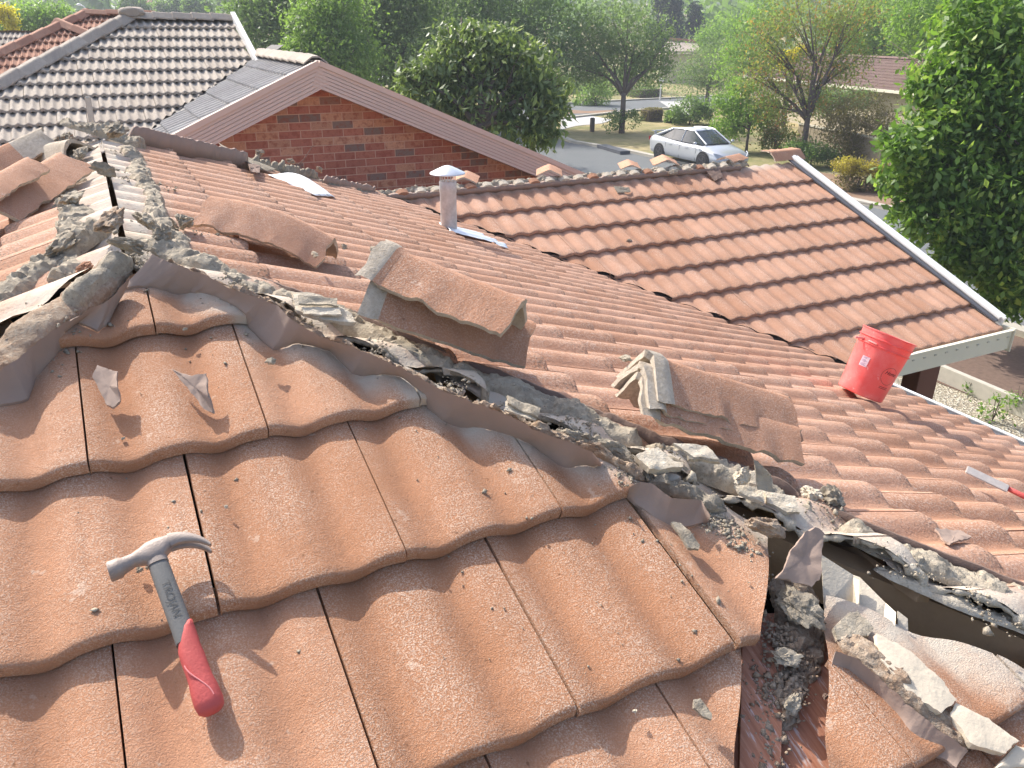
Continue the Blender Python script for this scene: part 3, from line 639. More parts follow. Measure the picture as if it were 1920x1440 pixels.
for S, a, b, h, dm, sd_, mt, lb, an, ti in rocks:
    rock('mortar_chunk', S, a, b, h, dm, sd_, M[mt], lb, ang=an, tilt=ti, nf=12 if max(dm) > .05 else 7, rough=.16)
flakes = [
 (SLA, [(184, 686), (221, 698), (222, 728), (226, 752), (212, 766), (202, 760), (190, 736), (174, 708)], [.01, .018, .02, .008, .0, -.005, -.003, .004], 'grey-brown oblong flake standing on the second course, left of the other', 'skirt', .005),
 (SLA, [(325, 693), (340, 700), (360, 705), (386, 700), (388, 720), (392, 745), (402, 776), (384, 768), (366, 745), (348, 722)], [.006, .01, .012, .02, .022, .014, -.004, .0, .002, .004], 'triangular curled grey-brown flake on the second course', 'skirt', .005),
 (SLA, [(1258, 980), (1276, 980), (1312, 1022), (1310, 1030), (1290, 1028), (1272, 1000)], .0, 'grey stick-shaped flake below the brown flake of pointing', 'mortar_dark', .008),
 (SLA, [(1300, 1312), (1312, 1310), (1334, 1340), (1332, 1350), (1316, 1344), (1300, 1328)], -.004, 'narrow dark flake near the bottom right, by the broken tile', 'mortar_dark', .007),
 (SLB, [(1752, 992), (1800, 996), (1822, 1008), (1798, 1014), (1780, 1022), (1768, 1012)], [.0, .0, .004, .0, -.006, -.004], 'small brown flake lying on the rolls left of the chisel', 'skirt', .006),
 (SLA, [(1508, 1000), (1526, 988), (1544, 1000), (1540, 1040), (1536, 1088), (1520, 1100), (1490, 1092), (1456, 1084), (1470, 1062), (1484, 1030)], [.03, .035, .03, .02, .0, -.01, -.01, -.01, .0, .015], 'large pinkish upright flake at the lower end of the hip', 'skirt', .007),
 (SLA, [(1413, 862), (1420, 864), (1446, 890), (1448, 922), (1420, 918)], [.06, .06, .045, .02, .02], 'upright flat flake leaning beside the pale rock', 'mortar', .006),
 (SLC, [(1325, 322), (1350, 318), (1355, 332), (1340, 340)], [.005, .01, .0, -.01], 'brown flake near the top of the front wing, below the car', 'skirt_dark', .01),
 (SLC, [(1150, 349), (1180, 352), (1182, 360), (1158, 362)], [.01, .01, .0, .0], 'grey flake hanging at the ridge of the front wing', 'mortar_dark', .01),
 (SLB, [(410, 268), (440, 284), (520, 318), (500, 320), (430, 290)], [.04, .03, .02, .0, .02], 'long dark sliver of pointing leaning at the far hip', 'mortar_dark', .01),
 (SLB, [(465, 305), (488, 312), (486, 326), (470, 322)], .01, 'dark flake between two rolls left of the white plastic', 'skirt_dark', .01)]
for k, (S, pp, hh, lb, mt, th) in enumerate(flakes):
    shard('pointing_flake', S, pp, hh, th, M[mt], lb, seed=k * 3.1)

# crumbs: too many to count
def crumbs(name, S, spots, seed, mat):
    r = np.random.default_rng(seed); V = []; Fc = []
    for (px, py), n_, spr, h in spots:
        u0_, v0_ = S.px(px, py, -.01)
        for q in range(n_):
            u = u0_ + r.normal() * spr; v = v0_ + r.normal() * spr * 1.2; sz = float(np.clip(r.lognormal(-6.25, .60), .0009, .009))
            hh = (hA(u, v) if S is SLA and h is None else (float(height(prof_double, np.array(u), np.array(v), off=.04, roll=.027)) if h is None else h))
            c = S.P(u, v, hh + sz * .35); b = len(V); d = r.normal(size=(6, 3)) * .25 + np.array([[1, 0, 0], [0, 1, 0], [-1, 0, 0], [0, -1, 0], [0, 0, .8], [0, 0, -.8]])
            V += list(c + d * sz); Fc += [(b, b + 1, b + 4), (b + 1, b + 2, b + 4), (b + 2, b + 3, b + 4), (b + 3, b, b + 4), (b + 1, b, b + 5), (b + 2, b + 1, b + 5), (b + 3, b + 2, b + 5), (b, b + 3, b + 5)]
    o = link(name, np_mesh(name, V, Fc), None, mat); o['kind'] = 'stuff'; return o
crumbs('mortar_crumbs', SLA, [((1350, 965), 420, .022, None), ((1400, 1000), 260, .02, None), ((1180, 890), 160, .02, None), ((1060, 815), 200, .02, None), ((960, 780), 200, .02, None), ((850, 735), 200, .02, None), ((700, 660), 180, .02, None), ((560, 600), 160, .02, None), ((430, 540), 120, .02, None), ((240, 470), 260, .03, None),
    ((900, 900), 10, .10, None), ((1300, 1060), 26, .05, None), ((500, 900), 11, .22, None), ((900, 1200), 11, .22, None), ((300, 1000), 12, .18, None), ((400, 600), 25, .06, None), ((1100, 1000), 20, .12, None), ((120, 620), 120, .04, None)], 3, M['mortar'])
crumbs('mortar_crumbs', SLA, [((1490, 1180), 420, .022, -.06), ((1480, 1270), 420, .02, -.066), ((1465, 1340), 360, .016, -.07), ((1520, 1250), 200, .012, -.066), ((1470, 1400), 200, .012, -.07), ((1430, 1060), 200, .014, -.045)], 4, M['mortar_brown'])
crumbs('mortar_crumbs', SLB, [((1560, 960), 120, .03, None), ((1400, 900), 100, .03, None), ((1250, 850), 100, .03, None), ((1100, 790), 90, .03, None), ((900, 690), 90, .03, None), ((700, 600), 90, .03, None), ((1720, 1060), 80, .04, None), ((1850, 1130), 80, .04, None), ((330, 420), 260, .05, None), ((260, 330), 260, .06, None), ((230, 280), 200, .08, None)], 5, M['mortar'])
# ------------------------------------------------------------------ loose ridge tiles
M['cap'] = mat_tile('ridge_tile_terracotta', (.45, .225, .130), (.52, .278, .172), (.68, .54, .44), grit=300, white=.55)
M['cap_in'] = mortar_mat('cement_on_ridge_tile', (.42, .35, .27), (.54, .465, .37), (.64, .57, .47), 1.5, .8)
def ridge_tile(S, a, b, roll=0., L=.42, wing=.115, arch=0., pitch=48, h=None, label=None, seed=0, dz=0., cem=False, flange=True, name='ridge_tile', back=False, cend=0, group='ridge tiles taken off and stacked on the roof'):
    if h is None:
        lo, hi = -.05, .30
        for _ in range(40):
            md = (lo + hi) / 2
            if np.linalg.norm(S.at(*a, md) - S.at(*b, md)) > L: lo = md
            else: hi = md
        h = md
    A_ = S.at(*a, h); B_ = S.at(*b, h); x = (B_ - A_) / np.linalg.norm(B_ - A_); A_ = (B_ - x * L if back else A_) + S.N * dz
    y = np.cross(S.N, x); z = np.cross(x, y); cr, sr = math.cos(roll), math.sin(roll); y, z = y * cr + z * sr, z * cr - y * sr
    r = np.random.default_rng(seed); th = .014; cp, sp = math.cos(R(pitch)), math.sin(R(pitch))
    half = [(wing * cp + .016, -wing * sp), (wing * cp * .66 + .016, -wing * sp * .66), (wing * cp * .33 + .016, -wing * sp * .33), (.020, -.005), (.010, -.001), (0, 0)]
    out = half + [(-q[0], q[1]) for q in half[-2::-1]]; inn = [(q[0] * (1 - .012 / (abs(q[0]) + .03)), q[1] - th * (1.15 if abs(q[0]) < .03 else .6)) for q in out]
    n = len(out); nx = 26; V = []; sd = r.uniform(0, 50)
    for i in range(nx + 1):
        X = i / nx * L; fl = .010 * (1 - ss(.035, .05, X)) if flange else 0; az = arch * math.sin(math.pi * min(1, (i / nx))) 
        for lay, sec in ((0, out), (1, inn)):
            for j, (cy, cz) in enumerate(sec):
                e = abs(j - (n - 1) / 2) / ((n - 1) / 2); jx = .016 * mn.noise(Vector((j * .9, sd, i * .01))) if i in (0, nx) else 0
                dzz = .010 * e ** 6 * mn.fractal(Vector((X * 22, sd + (0 if j < n / 2 else 9), 0)), .7, 2, 3)
                f = (1 + fl / .1) if lay == 0 else 1
                V.append(A_ + x * (X + jx) + y * cy * f + z * (cz * f + fl + az + dzz + .0012 * mn.noise(Vector((X * 40, j, sd)))))
    Q = []; w2 = 2 * n
    for i in range(nx):
        for j in range(n - 1):
            a0 = i * w2 + j; Q.append((a0, a0 + 1, a0 + w2 + 1, a0 + w2)); a1 = a0 + n; Q.append((a1, a1 + w2, a1 + w2 + 1, a1 + 1))
        for j in (0, n - 1): a0 = i * w2 + j; Q.append((a0, a0 + w2, a0 + w2 + n, a0 + n))
    for i in (0, nx):
        for j in range(n - 1): a0 = i * w2 + j; Q.append((a0, a0 + n, a0 + n + 1, a0 + 1))
    c = Vector(np.mean([V[0], V[n - 1]], axis=0)); bm = bmesh.new(); vs = [bm.verts.new(Vector(v) - c) for v in V]
    for q in Q: bm.faces.new([vs[k] for k in q])
    nt_ = (n - 1) * 2 + 2
    for k, f in enumerate(bm.faces):
        f.smooth = True
        if k < nx * nt_:
            f.material_index = 0 if (k % nt_ < (n - 1) * 2 and k % 2 == 0) else 1
            if (flange and k // nt_ < 3) or cem or (cend and k // nt_ > nx * (1 - cend)): f.material_index = 1
        else: f.material_index = 1
    bmesh.ops.recalc_face_normals(bm, faces=bm.faces); me = bpy.data.meshes.new(name); bm.to_mesh(me); bm.free(); me.set_sharp_from_angle(angle=R(38))
    for an in ('tint', 'crest'):
        at = me.attributes.new(an, 'FLOAT', 'POINT'); at.data.foreach_set('value', np.full(len(me.vertices), r.random() if an == 'tint' else 1.0, dtype=np.float32))
    o = link(name, me, None, [M['cap'], M['cap_in']]); o.location = c; print('ridge', label, 'h', round(h, 3)); return tag(o, label, 'ridge tile', group)
ridge_tile(SLB, (400, 368), (628, 447), roll=.05, arch=.022, L=.37, h=.075, label='arched ridge tile lying alone beside the top of the right hip', seed=1, flange=False, wing=.125, pitch=36)
ridge_tile(SLB, (703, 504), (985, 598), h=.120, L=.38, label='lower tile of the pair of ridge tiles in mid-roof', seed=2, wing=.12)
ridge_tile(SLB, (722, 457), (972, 556), h=.176, L=.355, label='upper tile of the pair of ridge tiles in mid-roof, with a whitish collar', seed=3, wing=.105)
ridge_tile(SLB, (1196, 706), (1425, 778), h=.10, L=.40, label='bottom tile of the stack of three ridge tiles', seed=4, wing=.10, roll=-.1, pitch=42)
ridge_tile(SLB, (1200, 686), (1430, 754), h=.122, L=.40, label='middle tile of the stack of three ridge tiles', seed=5, wing=.11, roll=-.1, pitch=42)
ridge_tile(SLB, (1214, 664), (1434, 730), h=.148, L=.385, label='top tile of the stack of three ridge tiles', seed=6, wing=.12, roll=-.1, pitch=42)
ridge_tile(SLL, (0, 352), (109, 286), h=.085, back=True, label='broad orange ridge tile at the left edge with a dark arch under it', seed=7, wing=.12, pitch=40, flange=False, roll=.1)
ridge_tile(SLL, (0, 322), (47, 296), h=.125, back=True, label='short ridge tile lying on top of the broad orange one at the left edge', seed=8, wing=.075, L=.30, pitch=34, flange=False, roll=.1)
ridge_tile(SLL, (20, 265), (74, 240), h=.11, back=True, label='ridge tile with a grey cement covered end at the far left', seed=9, wing=.12, cend=.36, pitch=44)
ridge_tile(SLL, (60, 275), (128, 262), h=.05, back=True, label='grey stub of a ridge tile behind the cement covered one', seed=10, wing=.10, cem=True)
# ridge tiles left on the front wing
ridge_tile(SLC, (1500, 279), (1428, 286), label='last ridge tile still bedded beside the white bargeboard', L=.42, wing=.11, pitch=26, seed=11, flange=False, h=.055, group='ridge tiles taken off and stacked on the roof')
def cap_c(x, dx, rot, label, seed, wing=.12, dz=.02, L=.34):
    """ridge tile left askew on the wing's ridge, seen end on"""
    A_ = SLC.P(x, -.02, dz); d = np.array([math.sin(rot), math.cos(rot), 0]); fake = Slope((0, 0, 0), (1, 0, 0), (0, -1, 0))
    class T: pass
    t = T(); t.N = np.array([0, 0, 1.]); t.at = lambda px, py, h: A_ + d * (px) + np.array([0, 0, .0]); return ridge_tile(t, (0, 0), (1, 0), h=0., L=L, wing=wing, pitch=26, label=label, seed=seed, flange=False)
cap_c(5.02, 0, .5, 'ridge tile seen end on at the front wing ridge, just below the car', 12, dz=.085)
cap_c(4.62, 0, .5, 'small ridge tile seen end on along the wing ridge, against the road', 13, dz=.06, wing=.09)
cap_c(3.75, 0, .5, 'ridge tile seen end on where the brick gable meets the road', 14, dz=.075, wing=.11)
cap_c(2.93, 0, .5, 'ridge tile seen end on behind the flue', 15, dz=.07, wing=.11)
cap_c(5.72, 0, 1.2, 'ridge tile with an open white end next to the last bedded one', 16, dz=.07, wing=.09, L=.3)
# ------------------------------------------------------------------ flue
FB = SLB.at(842, 432, -.02)
M['galv'] = mat_plain('galvanised_steel', (.50, .51, .51), .45, .45, 30, .05, .15, .6)
M['galv_bright'] = mat_plain('bright_galvanised_steel', (.70, .73, .76), .35, .12, 14, .03, .45, .5)
mb = MB(); mb.lathe([(.053, -.10), (.053, .02), (.054, .021), (.053, .022), (.053, .245), (.0555, .25), (.0555, .315), (.053, .318)], FB, seg=40); fl = mb.build('flue', M['galv'], house, True); fl['label'] = 'galvanised flue pipe with a conical cap'
fl.data.set_sharp_from_angle(angle=R(40))
mb = MB(); mb.lathe([(.112, .362), (.113, .366), (.108, .371), (.03, .408), (.012, .413), (.0, .414)], FB, seg=48, cap=False); mb.lathe([(.0, .372), (.112, .362)], FB, seg=48, cap=False)
mb.build('rain_cap', M['galv_bright'], fl, True)
mb = MB()
for q in range(16):
    t = q * math.pi / 8; mb.prism(FB + [.05 * math.cos(t), .05 * math.sin(t), .31], FB + [.05 * math.cos(t), .05 * math.sin(t), .368], (.004 * -math.sin(t), .004 * math.cos(t), 0), (.001 * math.cos(t), .001 * math.sin(t), 0))
mb.build('cage', M['galv'], fl)
V = []; Q = []; fu, fv = SLB.uv(FB)
nu_, nv_ = 24, 24
for i in range(nu_ + 1):
    for j in range(nv_ + 1):
        u = fu - .12 + i / nu_ * .22; v = fv - .04 + j / nv_ * .44
        V.append(SLB.P(u, v, .008 + .55 * (float(height(prof_double, np.array(u), np.array(v), off=.04, roll=.027)) + .02) + .004 * mn.noise(Vector((u * 20, v * 20, 0)))))
        if i < nu_ and j < nv_: a = i * (nv_ + 1) + j; Q.append((a, a + nv_ + 1, a + nv_ + 2, a + 1))
o = link('flashing', np_mesh('flashing', np.array(V), np.array(Q), True), fl, M['galv_bright']); s_ = o.modifiers.new('t', 'SOLIDIFY'); s_.thickness = .004; s_.offset = 1
# ------------------------------------------------------------------ bucket
BC = SLB.at(1612, 738, .004); bz = Vector(SLB.N + np.array([.03, -.02, 0])).normalized()
t = NT('red_plastic', .42, .5); n1 = t.noise(9, 5, .6); c_ = t.mix(t.ramp(n1, [(.45, 0), (.75, .55)]), (.82, .11, .10), (.83, .32, .29))
c_ = t.mix(t.ramp(t.noise(24, 5, .7), [(.62, 0), (.70, .5)]), c_, (.85, .55, .52)); t.color(c_); t.b.inputs['Subsurface Weight'].default_value = .12; t.b.inputs['Subsurface Scale'].default_value = .02; M['red'] = t.m
M['red_pale'] = mat_plain('scuffed_red_plastic', (.82, .30, .28), .5, .15, 20)
H_ = .365; rb, rt = .126, .146
rad = lambda h: rb + (rt - rb) * h / H_
mb = MB(); mb.lathe([(0, .004), (rb - .006, .0), (rb, .006), (rad(.28), .28), (rad(.30) + .006, .282), (rad(.30) + .006, .287), (rad(.29), .289), (rad(.318), .318), (rad(.318) + .007, .320), (rad(.318) + .007, .325), (rad(.325), .327), (rt, H_ - .006), (rt + .005, H_ - .005), (rt + .005, H_), (rt - .002, H_ + .001), (rt - .004, H_ - .004), (rad(.02) - .004, .02), (0, .016)], (0, 0, 0), seg=64, cap=False)
bk = mb.build('bucket', M['red'], None, True); bk.data.set_sharp_from_angle(angle=R(35))
tag(bk, 'red plastic bucket with a white sticker standing on the right-hand slope', 'bucket')
bk.scale = (.87, .87, .87); qz = bz.to_track_quat('Z', 'Y'); bk.location = Vector(BC); bk.rotation_euler = qz.to_euler()
mw = Matrix.Translation(Vector(BC)) @ qz.to_matrix().to_4x4()
camL = mw.inverted() @ Vector(CAM); A0 = math.atan2(camL.y, camL.x)      # bearing of the viewer round the bucket
rgt = mw.inverted().to_3x3() @ Vector(AR); sgn = 1 if (Vector((-math.sin(A0), math.cos(A0), 0)).dot(rgt) > 0) else -1
def wrapP(sx, h, e=.0012): a = A0 + sgn * sx / rad(h); return ((rad(h) + e) * math.cos(a), (rad(h) + e) * math.sin(a), h)
def bchild(name, me, mat):
    o = bpy.data.objects.new(name, me); C.objects.link(o); me.materials.append(mat); o.parent = bk; return o
def wrapped(name, x0, x1, z0, z1, mat, e=.0012, n=10):
    V = [wrapP(x0 + (x1 - x0) * i / n, z, e) for i in range(n + 1) for z in (z0, z1)]; return bchild(name, np_mesh(name, V, [(2 * i, 2 * i + 2, 2 * i + 3, 2 * i + 1) for i in range(n)]), mat)
M['sticker'] = mat_plain('white_sticker', (.74, .55, .60), .5, .05, 10); M['ink_grey'] = mat_plain('grey_print', (.42, .30, .40), .6, .05, 10); M['ink'] = mat_plain('black_marker', (.05, .015, .02), .6, .1, 10)
wrapped('sticker', -.078, -.034, .155, .212, M['sticker'])
V = []; Q = []
for q in range(13):
    z = .160 + q * .0040; 
    if q in (4, 9): continue
    b = len(V); nn_ = 8; x1 = -.040 - .006 * ((q * 7) % 3); V += [wrapP(-.074 + (x1 + .074) * i / nn_, zz, .0020) for i in range(nn_ + 1) for zz in (z, z + .0022)]; Q += [(b + 2 * i, b + 2 * i + 2, b + 2 * i + 3, b + 2 * i + 1) for i in range(nn_)]
bchild('sticker_print', np_mesh('p', V, Q), M['ink_grey'])
V = []; Q = []; n = 60; cx_, cz_, rr_ = .105, .155, .050
for i in range(n + 1):
    a = 2 * math.pi * i / n
    for k in (rr_ - .0014, rr_): V.append(wrapP(cx_ + k * math.cos(a), cz_ + k * math.sin(a), .0014))
Q = [(2 * i, 2 * i + 2, 2 * i + 3, 2 * i + 1) for i in range(n)]
bchild('ring_mark', np_mesh('r', V, Q), M['ink'])
def text_mesh(body, size, shear=0):
    cu = bpy.data.curves.new('t', 'FONT'); cu.body = body; cu.size = size; cu.shear = shear; cu.align_x = 'CENTER'; cu.resolution_u = 3
    o = bpy.data.objects.new('t', cu); C.objects.link(o); bpy.context.view_layer.update()
    me = bpy.data.meshes.new_from_object(o.evaluated_get(bpy.context.evaluated_depsgraph_get())); bpy.data.objects.remove(o); bpy.data.curves.remove(cu); return me
me = text_mesh('Home', .030, .35)
bm = bmesh.new(); bm.from_mesh(me); bmesh.ops.triangulate(bm, faces=bm.faces)
for v in bm.verts: v.co = Vector(wrapP(cx_ + v.co.x * 1.0 + .002, cz_ + .008 + v.co.y, .0016))
bm.to_mesh(me); bm.free(); bchild('lettering', me, M['ink'])
mb = MB(); 
for z in (.088, .080): mb.add([wrapP(cx_ - .03 + i * .006, z + dz_, .0014) for i in range(11) for dz_ in (0, .002)], [(2 * i, 2 * i + 2, 2 * i + 3, 2 * i + 1) for i in range(10)])
me = bpy.data.meshes.new('m'); me.from_pydata(mb.v, [], mb.f); bchild('mark_line', me, M['ink'])
mb = MB(); pp = []      # handle bail resting on its ears
for i in range(25):
    a = math.pi * i / 24; pp.append(Vector((0, 0, .296)) + Vector((math.cos(A0 + sgn * R(-88) + a * sgn), math.sin(A0 + sgn * R(-88) + a * sgn), -.05 * math.sin(a))) * 1.0 * .0)
e1 = A0 - sgn * R(52)
ear = Vector((math.cos(e1) * (rad(.3)), math.sin(e1) * (rad(.3)), .297))
tl = mw.inverted().to_3x3() @ Vector(-AR)
mb.tube([ear, ear + tl * .03 + Vector((0, 0, .004)), ear + tl * .05 + Vector((0, 0, .006))], [.008, .006, .006], 8)
me = bpy.data.meshes.new('ear'); me.from_pydata(mb.v, [], mb.f); bchild('handle', me, M['red_pale'])
mb = MB(); mb.tube([wrapP(-.085 + i * .012, .296 - .0006 * i, .006) for i in range(5)], .005, 6); me = bpy.data.meshes.new('lug'); me.from_pydata(mb.v, [], mb.f); bchild('handle_lug', me, M['red_pale'])
# ------------------------------------------------------------------ hammer
def loft(secs, seg=20, close=True):
    """secs: (centre, y vector, z vector, ry, rz, squareness)"""
    V = []; 
    for c, y, z, ry, rz, sq in secs:
        for k in range(seg):
            t = 2 * math.pi * k / seg; cs, sn = math.cos(t), math.sin(t)
            V.append(np.array(c) + np.array(y) * ry * math.copysign(abs(cs) ** sq, cs) + np.array(z) * rz * math.copysign(abs(sn) ** sq, sn))
    n = len(secs); Fc = [(i * seg + k, i * seg + (k + 1) % seg, (i + 1) * seg + (k + 1) % seg, (i + 1) * seg + k) for i in range(n - 1) for k in range(seg)]
    Fc += [tuple(range(seg))[::-1], tuple((n - 1) * seg + k for k in range(seg))]
    return V, Fc
ha = SLA.at(290, 1038, .034); hb = SLA.at(396, 1328, .006); hx = (hb - ha) / np.linalg.norm(hb - ha); hz = SLA.N - hx * (SLA.N @ hx); hz /= np.linalg.norm(hz); hy = np.cross(hz, hx)
HL = np.linalg.norm(hb - ha)      # hy points to the claw side? check with screen right
if hy @ AR < 0: hy = -hy
ham = empty('claw_hammer', tuple(hb), 'claw hammer with a red rubber grip lying on the lower left tiles', 'hammer')
M['steel'] = mat_plain('worn_tool_steel', (.33, .275, .24), .62, .3, 60, .2, .35, .4); M['rubber_grey'] = mat_plain('dusty_grey_rubber', (.165, .16, .15), .75, .25, 60, .2); M['rubber_red'] = mat_plain('worn_red_rubber', (.52, .095, .085), .62, .22, 40, .25)
def hsec(x, ry, rz, sq=.75, oy=0., oz=0.): return (ha + hx * x + hy * oy + hz * oz, hy, hz, ry, rz, sq)
mb = MB(); mb.add(*loft([hsec(.018, .0135, .011), hsec(.03, .0145, .012), hsec(.08, .0145, .0125), hsec(.13, .0145, .0125), hsec(.155, .015, .013)])); mb.build('shaft', M['rubber_grey'], ham, True).data.set_sharp_from_angle(angle=R(35))
mb = MB(); mb.add(*loft([hsec(.128 + .0, .004, .0128, .8, .0125), hsec(.135, .009, .0136, .8, .0075), hsec(.150, .0135, .0145, .8, .003), hsec(.165, .0155, .0150), *[hsec(.165 + (HL - .185) * q_, a_, b_) for q_, a_, b_ in ((.2, .0165, .0160), (.45, .0162, .0157), (.70, .0165, .0157), (.88, .0185, .0162))], hsec(HL - .010, .0195, .0160, .9), hsec(HL + .001, .0175, .0145, .9), hsec(HL + .006, .012, .010, .9), hsec(HL + .008, .004, .004, .9)], 24)); grip = mb.build('grip', M['rubber_red'], ham, True)
mb = MB()
mb.tube([ha + hx * (HL - .066 + s_ * .0042) + hy * (-.014 + .022 * float(ss(0, 13, s_))) + hz * (.0150 + .0012 * math.sin(math.pi * s_ / 13)) for s_ in range(14)], .0009, 5)
mb.build('grip_seam', M['red_pale'], grip)
def yl(y, x, rx, rz, sq=.9): return (ha + hy * y + hx * x, hx, hz, rx, rz, sq)
mb = MB(); mb.add(*loft([yl(-.066, .004, .0135, .0135), yl(-.064, .004, .0150, .0150), yl(-.050, .003, .0150, .0150), yl(-.046, .002, .0125, .0125), yl(-.030, -.001, .0105, .0105), yl(-.018, -.002, .0135, .0125, .8), yl(-.008, -.001, .0195, .014, .7), yl(.008, -.003, .0195, .014, .7), yl(.018, -.007, .0135, .0135, .7), yl(.024, -.009, .0115, .0130, .7)]))
hd = mb.build('head', M['steel'], ham, True); hd.data.set_sharp_from_angle(angle=R(40))
for sg in (-1, 1):
    secs = []
    for i in range(10):
        t = i / 9; ang = t * R(62); cx_h = .024 + .052 * math.sin(ang) / math.sin(R(62)); xx = -.009 + .034 * (1 - math.cos(ang)) / (1 - math.cos(R(62)))
        nrm = hx * math.cos(ang) - hy * math.sin(ang) * -.0; tdir = hy * math.cos(ang) + hx * math.sin(ang); nx_ = hx * math.cos(ang) - hy * math.sin(ang)
        secs.append((ha + hy * cx_h + hx * xx + hz * sg * (.0068 + .004 * t), nx_, hz, .0105 * (1 - t) + .0022, .0060 - .001 * t, .8))
    mb = MB(); mb.add(*loft(secs, 12)); mb.build('claw', M['steel'], ham, True).data.set_sharp_from_angle(angle=R(40))
mb = MB(); mb.add(*loft([hsec(-.002, .0150, .0118), hsec(.02, .0150, .0126)])); mb.build('collar', M['steel'], ham, True).data.set_sharp_from_angle(angle=R(35))
me = text_mesh('TROJAN', .0165); bm = bmesh.new(); bm.from_mesh(me); bmesh.ops.triangulate(bm, faces=bm.faces)
for v in bm.verts: v.co = Vector(ha + hx * (.087 + v.co.x) - hy * (v.co.y - .006) * (1 if np.dot(np.cross(hx, -hy), hz) > 0 else -1) * (1) + hz * .0130)
bm.to_mesh(me); bm.free(); me.materials.append(mat_plain('dark_relief_lettering', (.10, .096, .09), .7, .1, 30)); o = bpy.data.objects.new('lettering', me); C.objects.link(o); o.parent = ham; o.matrix_parent_inverse = Matrix.Translation(-ham.location)
# ------------------------------------------------------------------ chisel, plastic sheet, stake, tie
ca = SLB.at(1812, 880, .03); cb = SLB.at(1890, 917, .022); cx = (cb - ca) / np.linalg.norm(cb - ca); print('chisel', np.linalg.norm(cb - ca)); cy = np.cross(SLB.N, cx)
ch = empty('bolster_chisel', tuple(cb), 'flat steel bar chisel with a red handle at the right edge', 'chisel')
M['flat_steel'] = mat_plain('scratched_flat_steel', (.60, .56, .51), .6, .3, 50, .2, .0, .4)
mb = MB(); mb.prism(ca, cb, (SLB.N * .85 + cy * .5) * .013, np.cross(cx, SLB.N * .85 + cy * .5) * .004); mb.build('blade', M['flat_steel'], ch, bevel=.002)
mb = MB(); mb.tube([cb - cx * .004 + cy * .010, cb + cx * .06 + cy * .006, cb + cx * .16], [.008, .009, .011], 10); mb.build('handle', M['rubber_red'], ch, True)
V = []; Q = []; n = 22; c0 = SLB.at(552, 348, .0)
pts4 = [SLB.at(502, 328, -.01), SLB.at(556, 326, -.01), SLB.at(628, 368, -.005), SLB.at(592, 366, -.015)]
for i in range(n + 1):
    for j in range(n + 1):
        a, b = i / n, j / n; p = (pts4[0] * (1 - a) * (1 - b) + pts4[1] * (1 - a) * b + pts4[2] * a * b + pts4[3] * a * (1 - b))
        p = p + SLB.N * (.045 * (math.sin(math.pi * a) * math.sin(math.pi * b)) ** .6 * (1 - .5 * a) + .006 * mn.noise(Vector(p) * 18)); V.append(p - c0)
        if i < n and j < n: k = i * (n + 1) + j; Q.append((k, k + n + 1, k + n + 2, k + 1))
t = NT('white_plastic_smudged', .4, .5); t.color(t.mix(t.ramp(t.noise(22, 5, .7), [(.56, 0), (.64, .8)]), (.80, .80, .79), (.30, .31, .30))); M['bag'] = t.m
o = link('plastic_sheet', np_mesh('plastic_sheet', np.array(V), np.array(Q), True), None, M['bag']); o.location = Vector(c0); tag(o, 'white plastic sheet with grey smudges bulging over the rolls of tiles', 'plastic sheet')
sm_ = o.modifiers.new('t', 'SOLIDIFY'); sm_.thickness = .003
sb = hit(173, 236, np.array([0, 1., 0]), np.array([0, 2.35, 0])); st_ = hit(164, 181, np.array([0, 1., 0]), np.array([0, 2.35, 0]))
mb = MB(); mb.prism(sb - [0, 0, .05] - sb, st_ - sb, (.013, 0, 0), (0, .010, 0)); o = mb.build('timber_stake', M['timber'], None, bevel=.004); o.location = Vector(sb); M['stake'] = mat_plain('weathered_grey_wood', (.52, .48, .43), .9, .2, 30, .3); o.data.materials.clear(); o.data.materials.append(M['stake']); tag(o, 'short weathered stake standing up behind the far ridge end', 'stake')
wa = SLB.at(560, 308, .03); wb_ = wa + AR * .10 + AU * .125
mb = MB(); mb.tube([wa * 0, (wb_ - wa) * .35 + AU * -.012, (wb_ - wa) * .7, (wb_ - wa) + AR * -.004, (wb_ - wa) + AR * .012 + AU * -.004], [.004, .004, .0035, .003, .002], 6); o = mb.build('wire_tie', M['skirt_dark'], None); o.location = Vector(wa); tag(o, 'bent rusty wire tie sticking up in front of the brick gable', 'wire')

M['residue'] = M['mortar']
def residue(o, S, spots, seed):
    for k, (px, py, h, dm) in enumerate(spots):
        me = rock_mesh('mortar_residue', dm, seed + k, 10, .2, 3, frame_on(S, .4 * k, 0), S.at(px, py, h) - np.array(o.location)); q = bpy.data.objects.new('mortar_residue', me); C.objects.link(q); me.materials.append(M['residue']); q.parent = o
rts = [o for o in C.objects if o.get('category') == 'ridge tile']
residue(rts[0], SLB, [(590, 478, .03, (.05, .02, .02)), (645, 462, .05, (.04, .025, .02))], 201)
residue(rts[2], SLB, [(700, 466, .13, (.03, .018, .018)), (745, 516, .11, (.025, .018, .018)), (738, 485, .15, (.018, .018, .02))], 205)
residue(rts[5], SLB, [(1172, 672, .11, (.04, .02, .02)), (1205, 700, .10, (.03, .02, .02))], 211)
